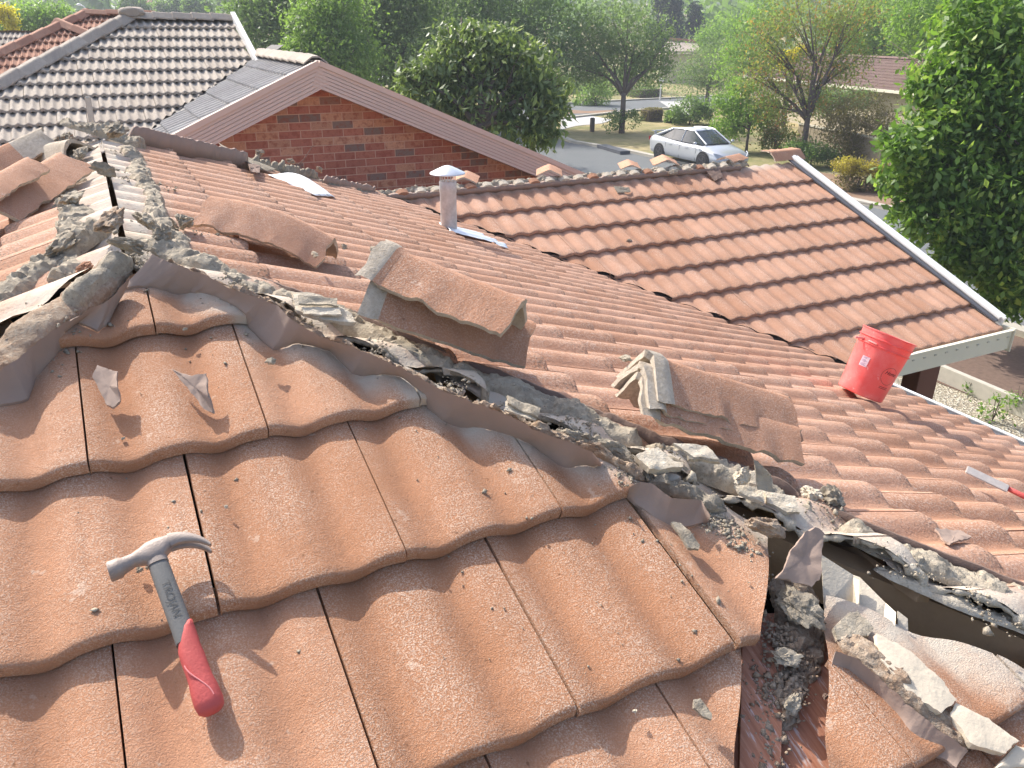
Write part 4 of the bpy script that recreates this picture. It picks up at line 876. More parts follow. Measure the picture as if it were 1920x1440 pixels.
# ------------------------------------------------------------------ neighbour's house: brick gable and two tiled roofs
t = NT('clinker_brick', .85, .2)
mp = t.n('ShaderNodeSeparateXYZ'); t.l(t.co, mp.inputs[0]); cb_ = t.n('ShaderNodeCombineXYZ'); t.l(mp.outputs[0], cb_.inputs[0]); t.l(mp.outputs[2], cb_.inputs[1]); t.l(mp.outputs[1], cb_.inputs[2])
def brick(c1, c2, mo):
    b = t.n('ShaderNodeTexBrick'); b.offset = .5; b.inputs['Scale'].default_value = 1; b.inputs['Brick Width'].default_value = .24; b.inputs['Row Height'].default_value = .086
    b.inputs['Mortar Size'].default_value = .0045; b.inputs['Mortar Smooth'].default_value = .15; b.inputs['Color1'].default_value = (*[c1] * 3, 1); b.inputs['Color2'].default_value = (*[c2] * 3, 1); b.inputs['Mortar'].default_value = (*[mo] * 3, 1); t.l(cb_.outputs[0], b.inputs[0]); return b
bt = brick(0, 1, .5)
col = t.ramp(bt.outputs[0], [(0, (.19, .155, .135)), (.16, (.23, .185, .155)), (.18, (.35, .15, .105)), (.40, (.42, .185, .125)), (.43, (.50, .29, .18)), (.60, (.54, .335, .22)), (.63, (.38, .155, .11)), (.88, (.44, .20, .135)), (.9, (.42, .23, .15)), (1, (.45, .27, .18))])
col = t.mix(t.ramp(t.noise(16, 4, .6), [(.5, 0), (.62, .6)]), col, (.27, .085, .055))
col = t.mix(t.ramp(t.noise(50, 4, .6), [(.4, 0), (.75, .4)]), col, (.16, .10, .08))
t.color(t.mix(bt.outputs[1], col, (.50, .36, .27))); t.bump(t.math('SUBTRACT', t.noise(90, 3), t.math('MULTIPLY', bt.outputs[1], 2.0)), .5, .006); M['brick'] = t.m
M['barge'] = mat_plain('taupe_bargeboard', (.57, .475, .41), .85, .06, 6)
YB = 6.9
nb = empty('brick_house', (2.5, YB + 2, -4.8), 'brick gabled house next door with grey tiled roofs', 'house')
def hY(px, py, y=YB): return hit(px, py, np.array([0, 1., 0]), np.array([0, y, 0]))
ga = hY(597, 118); gl = hY(345, 247); gr = hY(1080, 322)
pl = math.atan2(ga[2] - gl[2], ga[0] - gl[0]); pr = math.atan2(ga[2] - gr[2], gr[0] - ga[0]); print('gable pitches', math.degrees(pl), math.degrees(pr))
gp_ = (pl + pr) / 2
gl = ga + np.array([-3.6, 0, -3.6 * math.tan(pl)]); gr = ga + np.array([4.1, 0, -4.1 * math.tan(pr)])
WYB = YB + .30
mb = MB(); mb.extrude([(gl[0] + .3, WYB, -4.8), (gr[0] - .3, WYB, -4.8), (gr[0] - .3, WYB, gr[2] - .1 + .3 * math.tan(pr)), (ga[0], WYB, ga[2] - .12), (gl[0] + .3, WYB, gl[2] - .1 + .3 * math.tan(pl))], (0, .12, 0)); mb.build('gable_wall', M['brick'], nb)
mb = MB(); mb.extrude([(gl[0] + .3, WYB + .12, -4.8), (gl[0] + .3, WYB + 6, -4.8), (gl[0] + .3, WYB + 6, gl[2]), (gl[0] + .3, WYB + .12, gl[2])], (.12, 0, 0)); mb.extrude([(gr[0] - .42, WYB + .12, -4.8), (gr[0] - .42, WYB + 3, -4.8), (gr[0] - .42, WYB + 3, gr[2]), (gr[0] - .42, WYB + .12, gr[2])], (.12, 0, 0)); mb.build('side_wall', M['brick'], nb)
def barge(a, b, nm):
    a = np.array(a); b = np.array(b); d = (b - a) / np.linalg.norm(b - a); up = np.array([-d[2], 0, d[0]]); up = up if up[2] > 0 else -up
    W_ = .240; mb = MB(); n = 6
    e0 = a - up * .0; e1 = b - up * .0
    # stepped face so that the grooves are real
    for k in range(n):
        t0 = -.03 - (W_ - .03) * k / n; t1 = -.03 - (W_ - .03) * (k + 1) / n + .004
        lean = .006 * (k % 2)
        mb.add([a + up * t0 + [0, -.02, 0], b + up * t0 + [0, -.02, 0], b + up * t1 + [0, -.026, 0], a + up * t1 + [0, -.026, 0], a + up * t0 + [0, .0, 0], b + up * t0 + [0, 0, 0], b + up * t1 + [0, 0, 0], a + up * t1 + [0, 0, 0]], [(0, 1, 2, 3), (4, 7, 6, 5), (0, 4, 5, 1), (3, 2, 6, 7), (0, 3, 7, 4), (1, 5, 6, 2)])
    o = mb.build('bargeboard', M['barge'], nb)
    mb = MB(); mb.prism(a + up * .0 + [0, .01, 0], b + up * .0 + [0, .01, 0], (0, .045, 0), up * .028); mb.build('barge_cap', M['barge'], o)
    mb = MB(); mb.prism(a - up * (W_ - .01) + [0, .14, 0], b - up * (W_ - .01) + [0, .14, 0], (0, .15, 0), up * .004); mb.build('soffit', M['barge'], o); return o
barge(ga, gl, 'l'); barge(ga + np.array([0, -.002, 0]), gr, 'r')
# ribbed roof left of the gable ridge
def prof_ribs2(t): return np.clip(1.55 - np.abs((t * 2) % 1.0 - .5) * 4.4, 0, 1)
SR = Slope.__new__(Slope); cl_, sl_ = math.cos(pl), math.sin(pl)
SR.O = np.array([ga[0], YB + .03, ga[2] + .03]); SR.U = np.array([0, -1., 0]); SR.D = np.array([-cl_, 0, -sl_]); SR.N = np.cross(SR.U, -SR.D)
BO = np.array([0, 10.8, .42]); BT_ = TA     # plane of the big grey roof: z = .42 + (y - 10.8) * TA
# valley between the ribbed slope and the big roof
def big_z(y): return .42 + (y - 10.8) * BT_
# intersection line in plan: z = SR plane
def sr_z(x): return ga[2] + .03 - (ga[0] - x) * math.tan(pl)
xv0, xv1 = ga[0], ga[0] - 3.4
yv0 = 10.8 + (sr_z(xv0) - .42) / BT_; yv1 = 10.8 + (sr_z(xv1) - .42) / BT_; print('valley y', yv0, yv1)
vd = Vector((xv1 - xv0, yv1 - yv0, 0)).normalized(); vn = Vector((vd.y, -vd.x, 0)); vn = vn if vn.y > 0 else -vn
me = tiles(SR, range(0, 11), (-6, .02), prof_ribs2, tw=.36, roll=.030, lift=.026, thk=.030, nu=32, ns=2, clips=[(Vector((xv0, yv0 - .06, 0)), vn), (Vector((0, YB + .03, 0)), Vector((0, -1, 0)))], rnd=31)
me.polygons.foreach_set('use_smooth', [False] * len(me.polygons))
link('ribbed_roof_slope', me, nb, M['tile_rib'])
SRr = Slope((ga[0], YB + .03, ga[2] + .03), (0, 1, 0), (math.cos(pr), 0, -math.sin(pr)))
me = tiles(SRr, range(0, 12), (0, 5), prof_ribs, roll=.012, lift=.022, thk=.026, nu=16, ns=2, clips=[(Vector((0, YB + .03, 0)), Vector((0, -1, 0)))], rnd=32); link('ribbed_roof_slope', me, nb, M['tile_rib'])
# ridge caps of the ribbed wing
def cap_run(a, b, n, wdt, hgt, mat, parent, name='ridge_cap', lift=.018, ang=.5, endcap=None):
    a = np.array(a, float); b = np.array(b, float); L_ = np.linalg.norm(b - a); x = (b - a) / L_; y = np.cross([0, 0, 1.], x); y /= np.linalg.norm(y); z = np.cross(x, y)
    for i in range(n):
        o0 = a + x * L_ * i / n; l = L_ / n * 1.12; V = []
        prof = [(-wdt, -hgt), (-wdt * .38, -.004), (-wdt * .25, .004), (wdt * .25, .004), (wdt * .38, -.004), (wdt, -hgt)]
        for X, up in ((0, 0.), (l * .98, lift), (l, lift * .8)):
            for (py, pz) in prof: V.append(o0 + x * X + y * py + z * (pz + up))
        nv = len(V); V2 = [v - z * .016 for v in V]; Q = []
        for r_ in range(2):
            for j in range(5): k = r_ * 6 + j; Q.append((k, k + 1, k + 7, k + 6)); Q.append((nv + k, nv + k + 6, nv + k + 7, nv + k + 1))
            for j in (0, 5): k = r_ * 6 + j; Q.append((k, k + 6, nv + k + 6, nv + k))
        for r_ in (0, 2):
            for j in range(5): k = r_ * 6 + j; Q.append((k, nv + k, nv + k + 1, k + 1))
        bm = bmesh.new(); vs = [bm.verts.new(v) for v in V + V2]
        for q in Q: bm.faces.new([vs[k] for k in q])
        bmesh.ops.recalc_face_normals(bm, faces=bm.faces); me = bpy.data.meshes.new(name); bm.to_mesh(me); bm.free()
        rr = (hash_i(i, n) % 97) / 97
        at = me.attributes.new('tint', 'FLOAT', 'POINT'); at.data.foreach_set('value', np.full(len(me.vertices), rr, dtype=np.float32)); link(name, me, parent, mat)
def hash_i(i, n): return (i * 7919 + n * 104729 + 13) % 1009
cap_run((ga[0], YB + .1, ga[2] + .06), (ga[0], 9.95, ga[2] + .06), 8, .13, .06, M['tile_grey'], nb)
# big grey roof: hip end facing the camera's left, ridge, gable rake on the right
SG = Slope((0, 11.18, .42 + .38 * TA), (1, 0, 0), (0, -CA, -SA))
hx0 = SG.at(238, 30, 0)[0]; hb0 = SG.at(0, 152, 0); hdir = np.array([hb0[0] - hx0, hb0[1] - 11.18, 0]); hdir /= np.linalg.norm(hdir); hn = np.array([hdir[1], -hdir[0], 0]); hn = hn if hn[0] < 0 else -hn
rk0 = SG.at(432, 30, 0); rk1 = SG.at(472, 98, 0); print('rake', rk0, rk1, 'hip', hx0, hb0)
me = tiles(SG, range(0, 12), (-8, 4), prof_rolls3, roll=.024, lift=.040, thk=.038, nu=20, v0=.30 - G, ns=2, clips=[(Vector((hx0 + .02, 11.18, 0)), Vector(hn)), (Vector((rk0[0], 0, 0)), Vector((1, 0, 0))), (Vector((xv0, yv0 + .04, 0)), -vn)], off=.05, rnd=41)
# keep what lies behind the valley only
link('roof_slope', me, nb, M['tile_grey'])
hend = np.array([hx0, 11.18, SG.O[2]]) + hdir * 5.5; hend[2] = SG.O[2] + (hend[1] - 11.18) * TA
cap_run(hend + [0, 0, .03], (hx0 + .02, 11.2, SG.O[2] + .05), 15, .13, .07, M['tile_grey'], nb, 'hip_cap')
cap_run((rk0[0], 11.2, SG.O[2] + .04), (hx0 + .1, 11.2, SG.O[2] + .05), 5, .13, .07, M['tile_grey'], nb)
rock_o = link('hip_apex_cap', rock_mesh('hip_apex_cap', (.36, .32, .16), 77, 5, .04, 3, np.eye(3), (hx0 + .06, 11.2, SG.O[2] + .05)), nb, M['tile_grey'])
mb = MB(); r0 = np.array([rk0[0] + .03, 11.2, SG.O[2] + .03]); r1 = SG.P(rk0[0] + .03, 2.6, .03); mb.prism(r0, r1, (.03, 0, 0), SG.N * .05); mb.build('bargeboard', M['white'], nb)
# left hip slope falling away (mostly hidden)
pH = np.array([hx0, 11.18, SG.O[2]]); mb = MB(); mb.add([pH, hend, hend + [-1.2, 3, -2.6], pH + [-3.5, 3.2, -3.6]], [(0, 1, 2, 3)]); mb.add([pH + [0, .05, 0], (rk0[0], 11.25, SG.O[2]), (rk0[0], 15.5, SG.O[2] - 1.6), (hx0 - 2, 15.5, SG.O[2] - 1.6)], [(0, 1, 2, 3)]); mb.build('back_roof_slope', M['tile_grey'], nb)
vm = MB(); va = np.array([xv0 + .3, yv0 + .3, sr_z(xv0 + .3) - .05]); vb = np.array([xv1, yv1, sr_z(xv1) - .05]); vm.prism(va, vb, np.array(vn) * .10, (0, 0, .004)); vm.build('valley_flashing', M['iron'], nb)
mb = MB(); mb.add([SG.P(.95, .1, -.13), SG.P(rk0[0], .1, -.13), SG.P(rk0[0], 4, -.13), SG.P(-1.6, 4, -.13), SG.P(-1.2, 2.5, -.13)], [(0, 1, 2, 3, 4)]); mb.build('shade_underlay', M['black'], nb)  # black sheet painted as the shade beneath the grey tiles
mb = MB(); mb.box((-.8, 12.5, -2.9), (6, 4, 3.8)); mb.build('house_wall', M['brick'], nb)
# ------------------------------------------------------------------ red roofed house behind, far left
rh = empty('red_tiled_house', (-1, 18, -4.8), 'red tiled house behind the grey roof at the far left', 'house')
YR = 17.5
SX = Slope(hit(160, 24, np.array([0, 1., 0]), np.array([0, YR, 0])), (1, 0, 0), (0, -CA, -SA)); xr0 = 0.0; hl_ = SX.at(0, 96, 0); hd_ = hl_ - SX.O; hd_[2] = 0; hd_ /= np.linalg.norm(hd_); hnn = np.array([hd_[1], -hd_[0], 0]); hnn = hnn if hnn[0] < 0 else -hnn
me = tiles(SX, range(0, 12), (-6, 1.3), prof_rolls3, roll=.035, lift=.034, thk=.03, nu=12, ns=2, clips=[(Vector(SX.O), Vector(hnn))], rnd=51); link('roof_slope', me, rh, M['tile_red'])
he = SX.O + hd_ * 6; he[2] = SX.O[2] + (he[1] - SX.O[1]) * TA
cap_run(he + [0, 0, .03], SX.O + [0, 0, .05], 15, .14, .08, M['tile_red'], rh, 'hip_cap'); cap_run(SX.O + np.array([1.3, 0, .05]), SX.O + [0, 0, .05], 3, .14, .07, M['tile_red'], rh)
pv = SX.at(112, 43, 0); u0, v0_ = SX.uv(pv); q1 = SX.P(u0 + 1.4, v0_ + 1.5, .03); cap_run(q1, SX.P(u0, v0_, .06), 5, .14, .08, M['tile_red'], rh, 'hip_cap')
mb = MB(); mb.box((SX.O[0] - 2.2, YR + 1, -3.4), (7, 7, 4.4)); mb.build('wall', M['brick'], rh)
mb = MB(); O_ = SX.O; mb.add([O_, O_ + [1.3, 0, 0], O_ + [3, 5, -1.9], O_ + [-5, 5, -1.9]], [(0, 1, 2, 3)]); mb.build('roof_slope', M['tile_red'], rh)
dh = empty('dark_roofed_house', (-9, 30, -4.8), 'low house with a dark tiled roof at the left edge', 'house')
SD = Slope(hit(30, 57, np.array([0, 1., 0]), np.array([0, 21, 0])), (1, 0, 0), (0, -CA, -SA)); me = tiles(SD, range(0, 8), (-6, 2), prof_rolls3, roll=.035, lift=.034, thk=.03, nu=12, ns=2, rnd=52); link('roof_slope', me, dh, M['tile_grey'])
mb = MB(); O_ = SD.O; mb.add([O_ + [-6, 0, 0], O_ + [2, 0, 0], O_ + [2, 4, -1.5], O_ + [-6, 4, -1.5]], [(0, 1, 2, 3)]); mb.build('roof_back', M['tile_grey'], dh); mb = MB(); mb.box((O_[0] - 2, O_[1], -3.2), (7.5, 4, 3.2)); mb.build('wall', M['brick'], dh)
# ------------------------------------------------------------------ ground, roads, verges
GZ = -4.8
def terrain_z(x, y):
    r = math.hypot(x - 10, y - 10); z = GZ
    if r > 75: z += (r - 75) * .075 if r < 160 else 6.4 + (r - 160) * .040 if r < 330 else 13.2 + (r - 330) * .038
    if r > 250: z += 5 * mn.noise(Vector((x / 190, y / 190, 0))) * min(1, (r - 250) / 200)
    return z
V = []; Q = []; na = 96; rr = [0, 6, 12, 20, 30, 40, 50, 60, 70, 78, 90, 110, 135, 160, 200, 250, 300, 360, 430, 520, 640, 800, 1000, 1300]
for r_ in rr:
    for k in range(na):
        a = 2 * math.pi * k / na; x, y = 10 + r_ * math.cos(a), 10 + r_ * math.sin(a); V.append((x, y, terrain_z(x, y) if r_ < 1290 else terrain_z(x, y) - 40))
for i in range(len(rr) - 1):
    for k in range(na): Q.append((i * na + k, i * na + (k + 1) % na, (i + 1) * na + (k + 1) % na, (i + 1) * na + k))
t = NT('dry_lawn', .95, .05); n1 = t.noise(.35, 5, .6); n2 = t.noise(3, 5, .7)
c_ = t.mix(t.ramp(n1, [(.40, 0), (.60, 1)]), (.36, .30, .16), (.17, .18, .075)); c_ = t.mix(t.ramp(n2, [(.45, 0), (.75, .6)]), c_, (.42, .34, .22)); t.color(c_); t.bump(t.noise(30, 3), .4, .03); M['lawn'] = t.m
link('ground', np_mesh('ground', V, Q, True), None, M['lawn'])['kind'] = 'structure'
def flat(name, pts, z, mat, thick=0, px=True, z0=None, kind='structure'):
    P = [gp(a, b, z) for a, b in pts] if px else [np.array([a, b, z]) for a, b in pts]
    mb = MB()
    if thick: mb.extrude([p - [0, 0, thick] for p in P], (0, 0, thick))
    else: mb.add(P, [tuple(range(len(P)))])
    o = mb.build(name, mat)
    if kind: o['kind'] = kind
    return o
t = NT('asphalt', .9, .2); n1 = t.noise(.6, 4); t.color(t.mix(n1, (.125, .135, .14), (.165, .172, .172))); t.bump(t.noise(60, 3), .3, .01); M['asphalt'] = t.m
M['concrete'] = mat_plain('kerb_concrete', (.42, .39, .33), .85, .12, 2, .2); M['drive'] = mat_plain('driveway_concrete', (.46, .45, .44), .8, .06, .8)
M['soil'] = mat_plain('bare_reddish_soil', (.24, .155, .10), .95, .25, 1.2, .5); M['mulch'] = mat_plain('bark_mulch', (.15, .10, .075), .95, .45, 14, 1.0)
t = NT('pea_gravel', .85, .2); vo = t.n('ShaderNodeTexVoronoi'); vo.inputs['Scale'].default_value = 32; t.l(t.co, vo.inputs['Vector'])
t.color(t.mix(vo.outputs['Color'], (.36, .32, .24), (.62, .58, .49))); c__ = t.mix(t.ramp(vo.outputs['Distance'], [(.25, 0), (.55, .8)]), t.ramp(vo.outputs['Color'], [(0, (.46, .40, .29)), (.5, (.60, .55, .43)), (1, (.74, .70, .60))]), (.16, .13, .09)); t.color(c__); t.bump(t.math('SUBTRACT', 1.0, vo.outputs['Distance']), 1.0, .02); M['gravel'] = t.m
flat('road', [(15.4, -40), (22.4, -40), (22.4, 22), (22.3, 30), (21.6, 34), (22.6, 39), (26, 44), (34, 47), (60, 50), (60, 56), (36, 54), (25, 53), (18, 52), (10, 60), (4, 58), (12, 46), (15, 40), (15.4, 30)], GZ + .01, M['asphalt'], px=False)
def kerb(pts, wv=.16, h=.12, name='kerb'):
    mb = MB()
    for a, b in zip(pts[:-1], pts[1:]):
        a = np.array([*a, GZ + h / 2]); b = np.array([*b, GZ + h / 2]); d = (b - a) / np.linalg.norm(b - a); mb.prism(a - d * .02, b + d * .02, np.array([-d[1], d[0], 0]) * wv, (0, 0, h / 2))
    mb.build(name, M['concrete'])['kind'] = 'structure'
kerb([(22.55, -40), (22.55, 22), (22.45, 30), (21.8, 33.8), (22.8, 38.8), (26.1, 43.7), (34, 46.7), (60, 49.7)]); kerb([(15.25, -40), (15.25, 30), (14.9, 40), (12, 46)]); kerb([(60, 56.2), (36, 54.2), (25, 53.2), (18, 52.2), (10, 60.2)])
kb = MB(); p0 = gp(1128, 277); p1 = gp(1172, 290); d = (p1 - p0) / np.linalg.norm(p1 - p0); kb.prism(np.array([p0[0], p0[1], GZ + .06]), np.array([p1[0], p1[1], GZ + .06]), np.array([-d[1], d[0], 0]) * .25, (0, 0, .10)); o = kb.build('storm_drain', M['gutter_in']); tag(o, 'dark kerbside storm drain inlet at the edge of the dry lawn', 'drain')
flat('footpath', [(1052, 222), (1100, 216), (1148, 224), (1130, 231), (1080, 236), (1050, 244)], GZ + .02, M['drive'])
flat('driveway', [(1236, 190), (1292, 190), (1300, 218), (1262, 222), (1252, 200)], GZ + .025, M['drive'])
flat('bare_soil', [(1050, 204), (1100, 208), (1155, 206), (1150, 212), (1050, 213)], GZ + .016, M['soil'])
flat('garden_bed', [(23.0, 5), (26, 5), (27, 17), (26, 22), (23.0, 20)], GZ + .03, M['soil'], px=False)
flat('garden_bed', [(12.4, -6), (15.0, -6), (15.0, 8), (11.6, 8)], GZ + .03, M['mulch'], px=False)
flat('gravel_bed', [(8.2, -3), (12.2, -3), (12.2, 4.5), (12, 8), (8.2, 8)], GZ + .02, M['gravel'], px=False)
# raised sleeper between gravel and mulch
s0 = gp(1772, 702, GZ + .15); s1 = gp(1980, 792, GZ + .15); mb = MB(); d = (s1 - s0) / np.linalg.norm(s1 - s0); mb.prism(s0 - d * .3, s1 + d * 2, np.array([-d[1], d[0], 0]) * .055, (0, 0, .13)); o = mb.build('timber_sleeper', mat_plain('pale_sleeper_wood', (.46, .43, .36), .85, .2, 10, .3), bevel=.006); tag(o, 'long pale timber sleeper edging the gravel bed beside the bark mulch', 'garden edging')
# brown post and beam under the wing gutter
mb = MB(); q0 = hit(1742, 690, np.array([0, 1., 0]), np.array([0, 2.0, 0])); q1 = hit(1782, 690, np.array([0, 1., 0]), np.array([0, 2.0, 0]))
mb.box(((q0 + q1) / 2 + [0, .16, -.9]), (abs(q1[0] - q0[0]) * .9, .16, 1.9)); o = mb.build('verandah_post', mat_plain('red_brown_paint', (.15, .06, .045), .6, .1, 6), house, bevel=.004)
# ------------------------------------------------------------------ foliage
def leaf_mat(name, c1, c2, c3=None, amt=0., gloss=.45, trans=.5):
    t = NT(name, .5, gloss); ti = t.attr('tint'); c = t.mix(ti, c1, c2)
    if c3: c = t.mix(t.ramp(t.attr('odd'), [(1 - amt - .02, 0), (1 - amt, 1)]), c, c3)
    t.color(c); tr = t.n('ShaderNodeBsdfTranslucent'); t.l(t.mix(.5, c, (c2[0] * 1.3, c2[1] * 1.5, c2[2] * .6)), tr.inputs[0]); mx = t.n('ShaderNodeMixShader'); mx.inputs[0].default_value = trans
    out = t.t.nodes['Material Output']; t.l(t.b.outputs[0], mx.inputs[1]); t.l(tr.outputs[0], mx.inputs[2]); t.l(mx.outputs[0], out.inputs[0]); return t.m
LM = dict(
 dark=leaf_mat('dark_green_leaves', (.085, .14, .05), (.21, .31, .095)), mid=leaf_mat('mid_green_leaves', (.10, .17, .045), (.25, .37, .09)), bright=leaf_mat('bright_green_leaves', (.11, .20, .04), (.28, .42, .09)),
 loquat=leaf_mat('large_glossy_leaves', (.085, .125, .05), (.22, .29, .095), (.42, .50, .12), .16, .8, .36), autumn=leaf_mat('thin_autumn_leaves', (.12, .16, .045), (.28, .33, .09), (.50, .19, .08), .24), olive=leaf_mat('olive_brown_leaves', (.13, .11, .055), (.24, .20, .09)),
 willow=leaf_mat('fine_green_leaves', (.09, .135, .06), (.21, .29, .11)), yellow=leaf_mat('yellow_leaves', (.48, .42, .03), (.68, .58, .06)), gold=leaf_mat('golden_hedge_leaves', (.26, .22, .04), (.52, .42, .07), (.18, .12, .06), .25), pine=leaf_mat('cypress_leaves', (.025, .045, .03), (.05, .075, .04), gloss=.2, trans=.15),
 near=leaf_mat('near_tree_leaves', (.07, .135, .03), (.20, .33, .06), (.42, .53, .10), .2, .7, .48))
M['bark'] = mat_plain('bark', (.13, .10, .08), .9, .3, 8, .6)
def leaf_cloud(lobes, n, size, seed, spread=.35, droop=0., clump=26, up=1.0, fill=.55, aspect=.45):
    size = size * 1.3; n = int(n * 1.2)
    """lobes: (centre, radii); leaves gathered in clumps inside and on the shell of each lobe"""
    r = np.random.default_rng(seed); vol = np.array([np.prod(l[1]) ** (2 / 3) for l in lobes]); vol /= vol.sum(); out = []; tints = []; odds = []
    for (c, rad_), f in zip(lobes, vol):
        m_ = max(3, int(n * f / clump)); d = r.normal(size=(m_, 3)); d /= np.linalg.norm(d, axis=1)[:, None]; k = r.uniform(fill ** 3, 1, m_) ** (1 / 3)
        cc = np.array(c) + d * k[:, None] * np.array(rad_) * r.uniform(.85, 1.12, (m_, 1)); ci = np.repeat(np.arange(m_), clump)
        s_ = np.mean(rad_) * spread; off = r.normal(size=(len(ci), 3)) * s_ * r.uniform(.5, 1.2, (m_, 1))[ci] * np.array([1, 1, .7]); off[:, 2] -= droop * s_ * np.abs(off[:, 0]) ** .5
        out.append(cc[ci] + off); tints.append(np.clip(r.uniform(0, 1, m_)[ci] * .6 + r.uniform(0, 1, len(ci)) * .5 - .05, 0, 1)); odds.append(np.clip(r.uniform(0, 1, m_)[ci] * .75 + r.uniform(0, .25, len(ci)), 0, 1))
    P = np.vstack(out); ti = np.concatenate(tints); od = np.concatenate(odds); N_ = len(P)
    a = r.normal(size=(N_, 3)); a[:, 2] -= droop * 1.4; a /= np.linalg.norm(a, axis=1)[:, None]; nn = r.normal(size=(N_, 3)) + [0, 0, up * 2]; b = np.cross(a, nn); b /= np.linalg.norm(b, axis=1)[:, None] + 1e-9; c = np.cross(a, b)
    s = size * r.uniform(.6, 1.25, (N_, 1)); V = np.stack([P, P + a * s * .5 + b * s * aspect * .5 + c * s * .06, P + a * s, P + a * s * .5 - b * s * aspect * .5 + c * s * .06], 1).reshape(-1, 3)
    return V, np.repeat(ti, 4), np.repeat(od, 4)
def crown(name, parent, lobes, n, size, seed, mat, **kw):
    V, ti, od = leaf_cloud(lobes, n, size, seed, **kw); me = np_mesh(name, V, np.arange(len(V)).reshape(-1, 4), False, dict(tint=ti, odd=od)); return link(name, me, parent, mat)
def limbs(base, lobes, r0, fork, seed, parent, mat=None, lean=(0, 0), twigs=2):
    r = random.Random(seed); base = np.array(base, float); F_ = base + [lean[0], lean[1], fork]; mb = MB()
    mid = (base + F_) / 2 + [r.uniform(-.1, .1) * fork * .3, r.uniform(-.1, .1) * fork * .3, 0]; mb.tube([base - [0, 0, .2], base + [0, 0, .02], mid, F_], [r0 * 1.35, r0 * 1.2, r0, r0 * .85], 9); tr = mb.build('trunk', mat or M['bark'], parent, True)
    mb = MB()
    for c, rad_ in lobes:
        c = np.array(c); m1 = F_ + (c - F_) * .45 + np.array([r.uniform(-.12, .12), r.uniform(-.12, .12), .08]) * np.linalg.norm(c - F_); mb.tube([F_ - [0, 0, r0], (F_ + m1) / 2 + [0, 0, .03], m1, c, c + (c - m1) * .5], [r0 * .7, r0 * .55, r0 * .4, r0 * .22, r0 * .08], 6)
        for q in range(twigs):
            e = c + np.array([r.uniform(-1, 1), r.uniform(-1, 1), r.uniform(-.2, 1)]) * np.array(rad_) * .8; mb.tube([m1, (m1 + e) / 2 + [0, 0, .05], e], [r0 * .25, r0 * .16, r0 * .05], 5)
    mb.build('limb', mat or M['bark'], parent, True)
def pxpt(px, py, dist): return CAM + ray(px, py) * dist            # a point 'dist' metres ahead of the viewer
def lobes_px(L_, dist, dz=1.):
    out = []
    for (px, py, rx, ry, *dd) in L_:
        D_ = dist + (dd[0] if dd else 0); c = pxpt(px, py, D_); k = D_ / F; out.append((c, (rx * k, (rx + ry) / 2 * k * dz, ry * k)))
    return out
def tree(label, L_, dist, n, size, mat, trunk_px=None, r0=.14, seed=1, cat='tree', name='tree', group=None, twigs=2, fork=None, **kw):
    lobes = lobes_px(L_, dist); cx_ = np.mean([l[0][0] for l in lobes]); cy_ = np.mean([l[0][1] for l in lobes])
    if trunk_px is not None: g_ = pxpt(*trunk_px, dist); cx_, cy_ = g_[0], g_[1]
    base = (cx_, cy_, terrain_z(cx_, cy_)); o = empty(name, base, label, cat, group)
    crown('crown', o, lobes, n, size, seed, LM[mat], **kw); zmin = min(l[0][2] - l[1][2] for l in lobes); limbs(base, lobes, r0, max(.5, fork if fork else (zmin - base[2]) + .25 * (max(l[0][2] for l in lobes) - zmin)), seed, o, twigs=twigs); return o
TG = 'large trees behind the brick house'
tree('dark tree nearest the grey roof, behind the white rake', [(520, 70, 55, 80), (480, 60, 45, 70), (570, 10, 60, 70), (500, -10, 70, 60), (560, 100, 50, 60)], 38, 15000, .18, 'dark', seed=2, group=TG)
tree('leafy mid green tree right of the white rake, lit on its upper left', [(600, 70, 55, 60), (655, 110, 55, 65), (620, 20, 60, 50), (575, 110, 35, 40)], 30, 12000, .15, 'mid', seed=3, group=TG)
tree('bluish green tree rising out of the frame above the gable', [(720, 20, 75, 70), (760, 90, 70, 70), (690, 90, 50, 60), (730, 150, 60, 50), (700, -20, 80, 50), (790, -10, 70, 50)], 34, 17000, .16, 'willow', seed=4, group=TG)
tree('dark broad tree filling the top behind the glossy tree', [(850, -10, 100, 70), (960, 10, 90, 75), (1040, 50, 60, 80), (900, 80, 90, 70), (1010, 120, 70, 60), (830, 60, 70, 60), (900, -30, 130, 40)], 44, 20000, .21, 'dark', seed=5, group=TG)
tree('glossy large-leaved dark tree in front of the road', [(900, 105, 80, 55), (835, 130, 55, 50), (975, 125, 60, 50), (900, 180, 80, 50), (1010, 200, 45, 50), (790, 165, 42, 45), (960, 235, 50, 35), (865, 68, 45, 32), (940, 75, 40, 30), (1035, 165, 30, 35), (825, 200, 45, 35), (885, 225, 45, 30), (1015, 250, 30, 28), (770, 135, 25, 22)], 17.5, 10500, .15, 'loquat', trunk_px=(900, 330), seed=6, droop=.7, clump=16, spread=.28, aspect=.38, up=.9, r0=.11)
tree('round open tree on the dry lawn with a forked trunk', [(1150, 40, 75, 50), (1110, 90, 60, 55), (1190, 80, 65, 60), (1150, 120, 75, 45), (1215, 130, 45, 40), (1095, 130, 40, 40), (1235, 90, 35, 45)], 44, 12000, .15, 'willow', trunk_px=(1165, 250), seed=7, r0=.15, fork=2.1, clump=18, spread=.3)
tree('low shoots at the foot of the forked lawn tree', [(1150, 225, 14, 20), (1185, 222, 18, 14)], 43.5, 900, .13, 'dark', seed=8, cat='shrub', name='shrub', r0=.03)
tree('thin small tree standing on the far dry verge', [(1115, 180, 22, 28), (1095, 190, 18, 18), (1130, 175, 18, 24)], 60, 2500, .15, 'mid', trunk_px=(1116, 205), seed=9, group='small trees on the far verge', r0=.1)
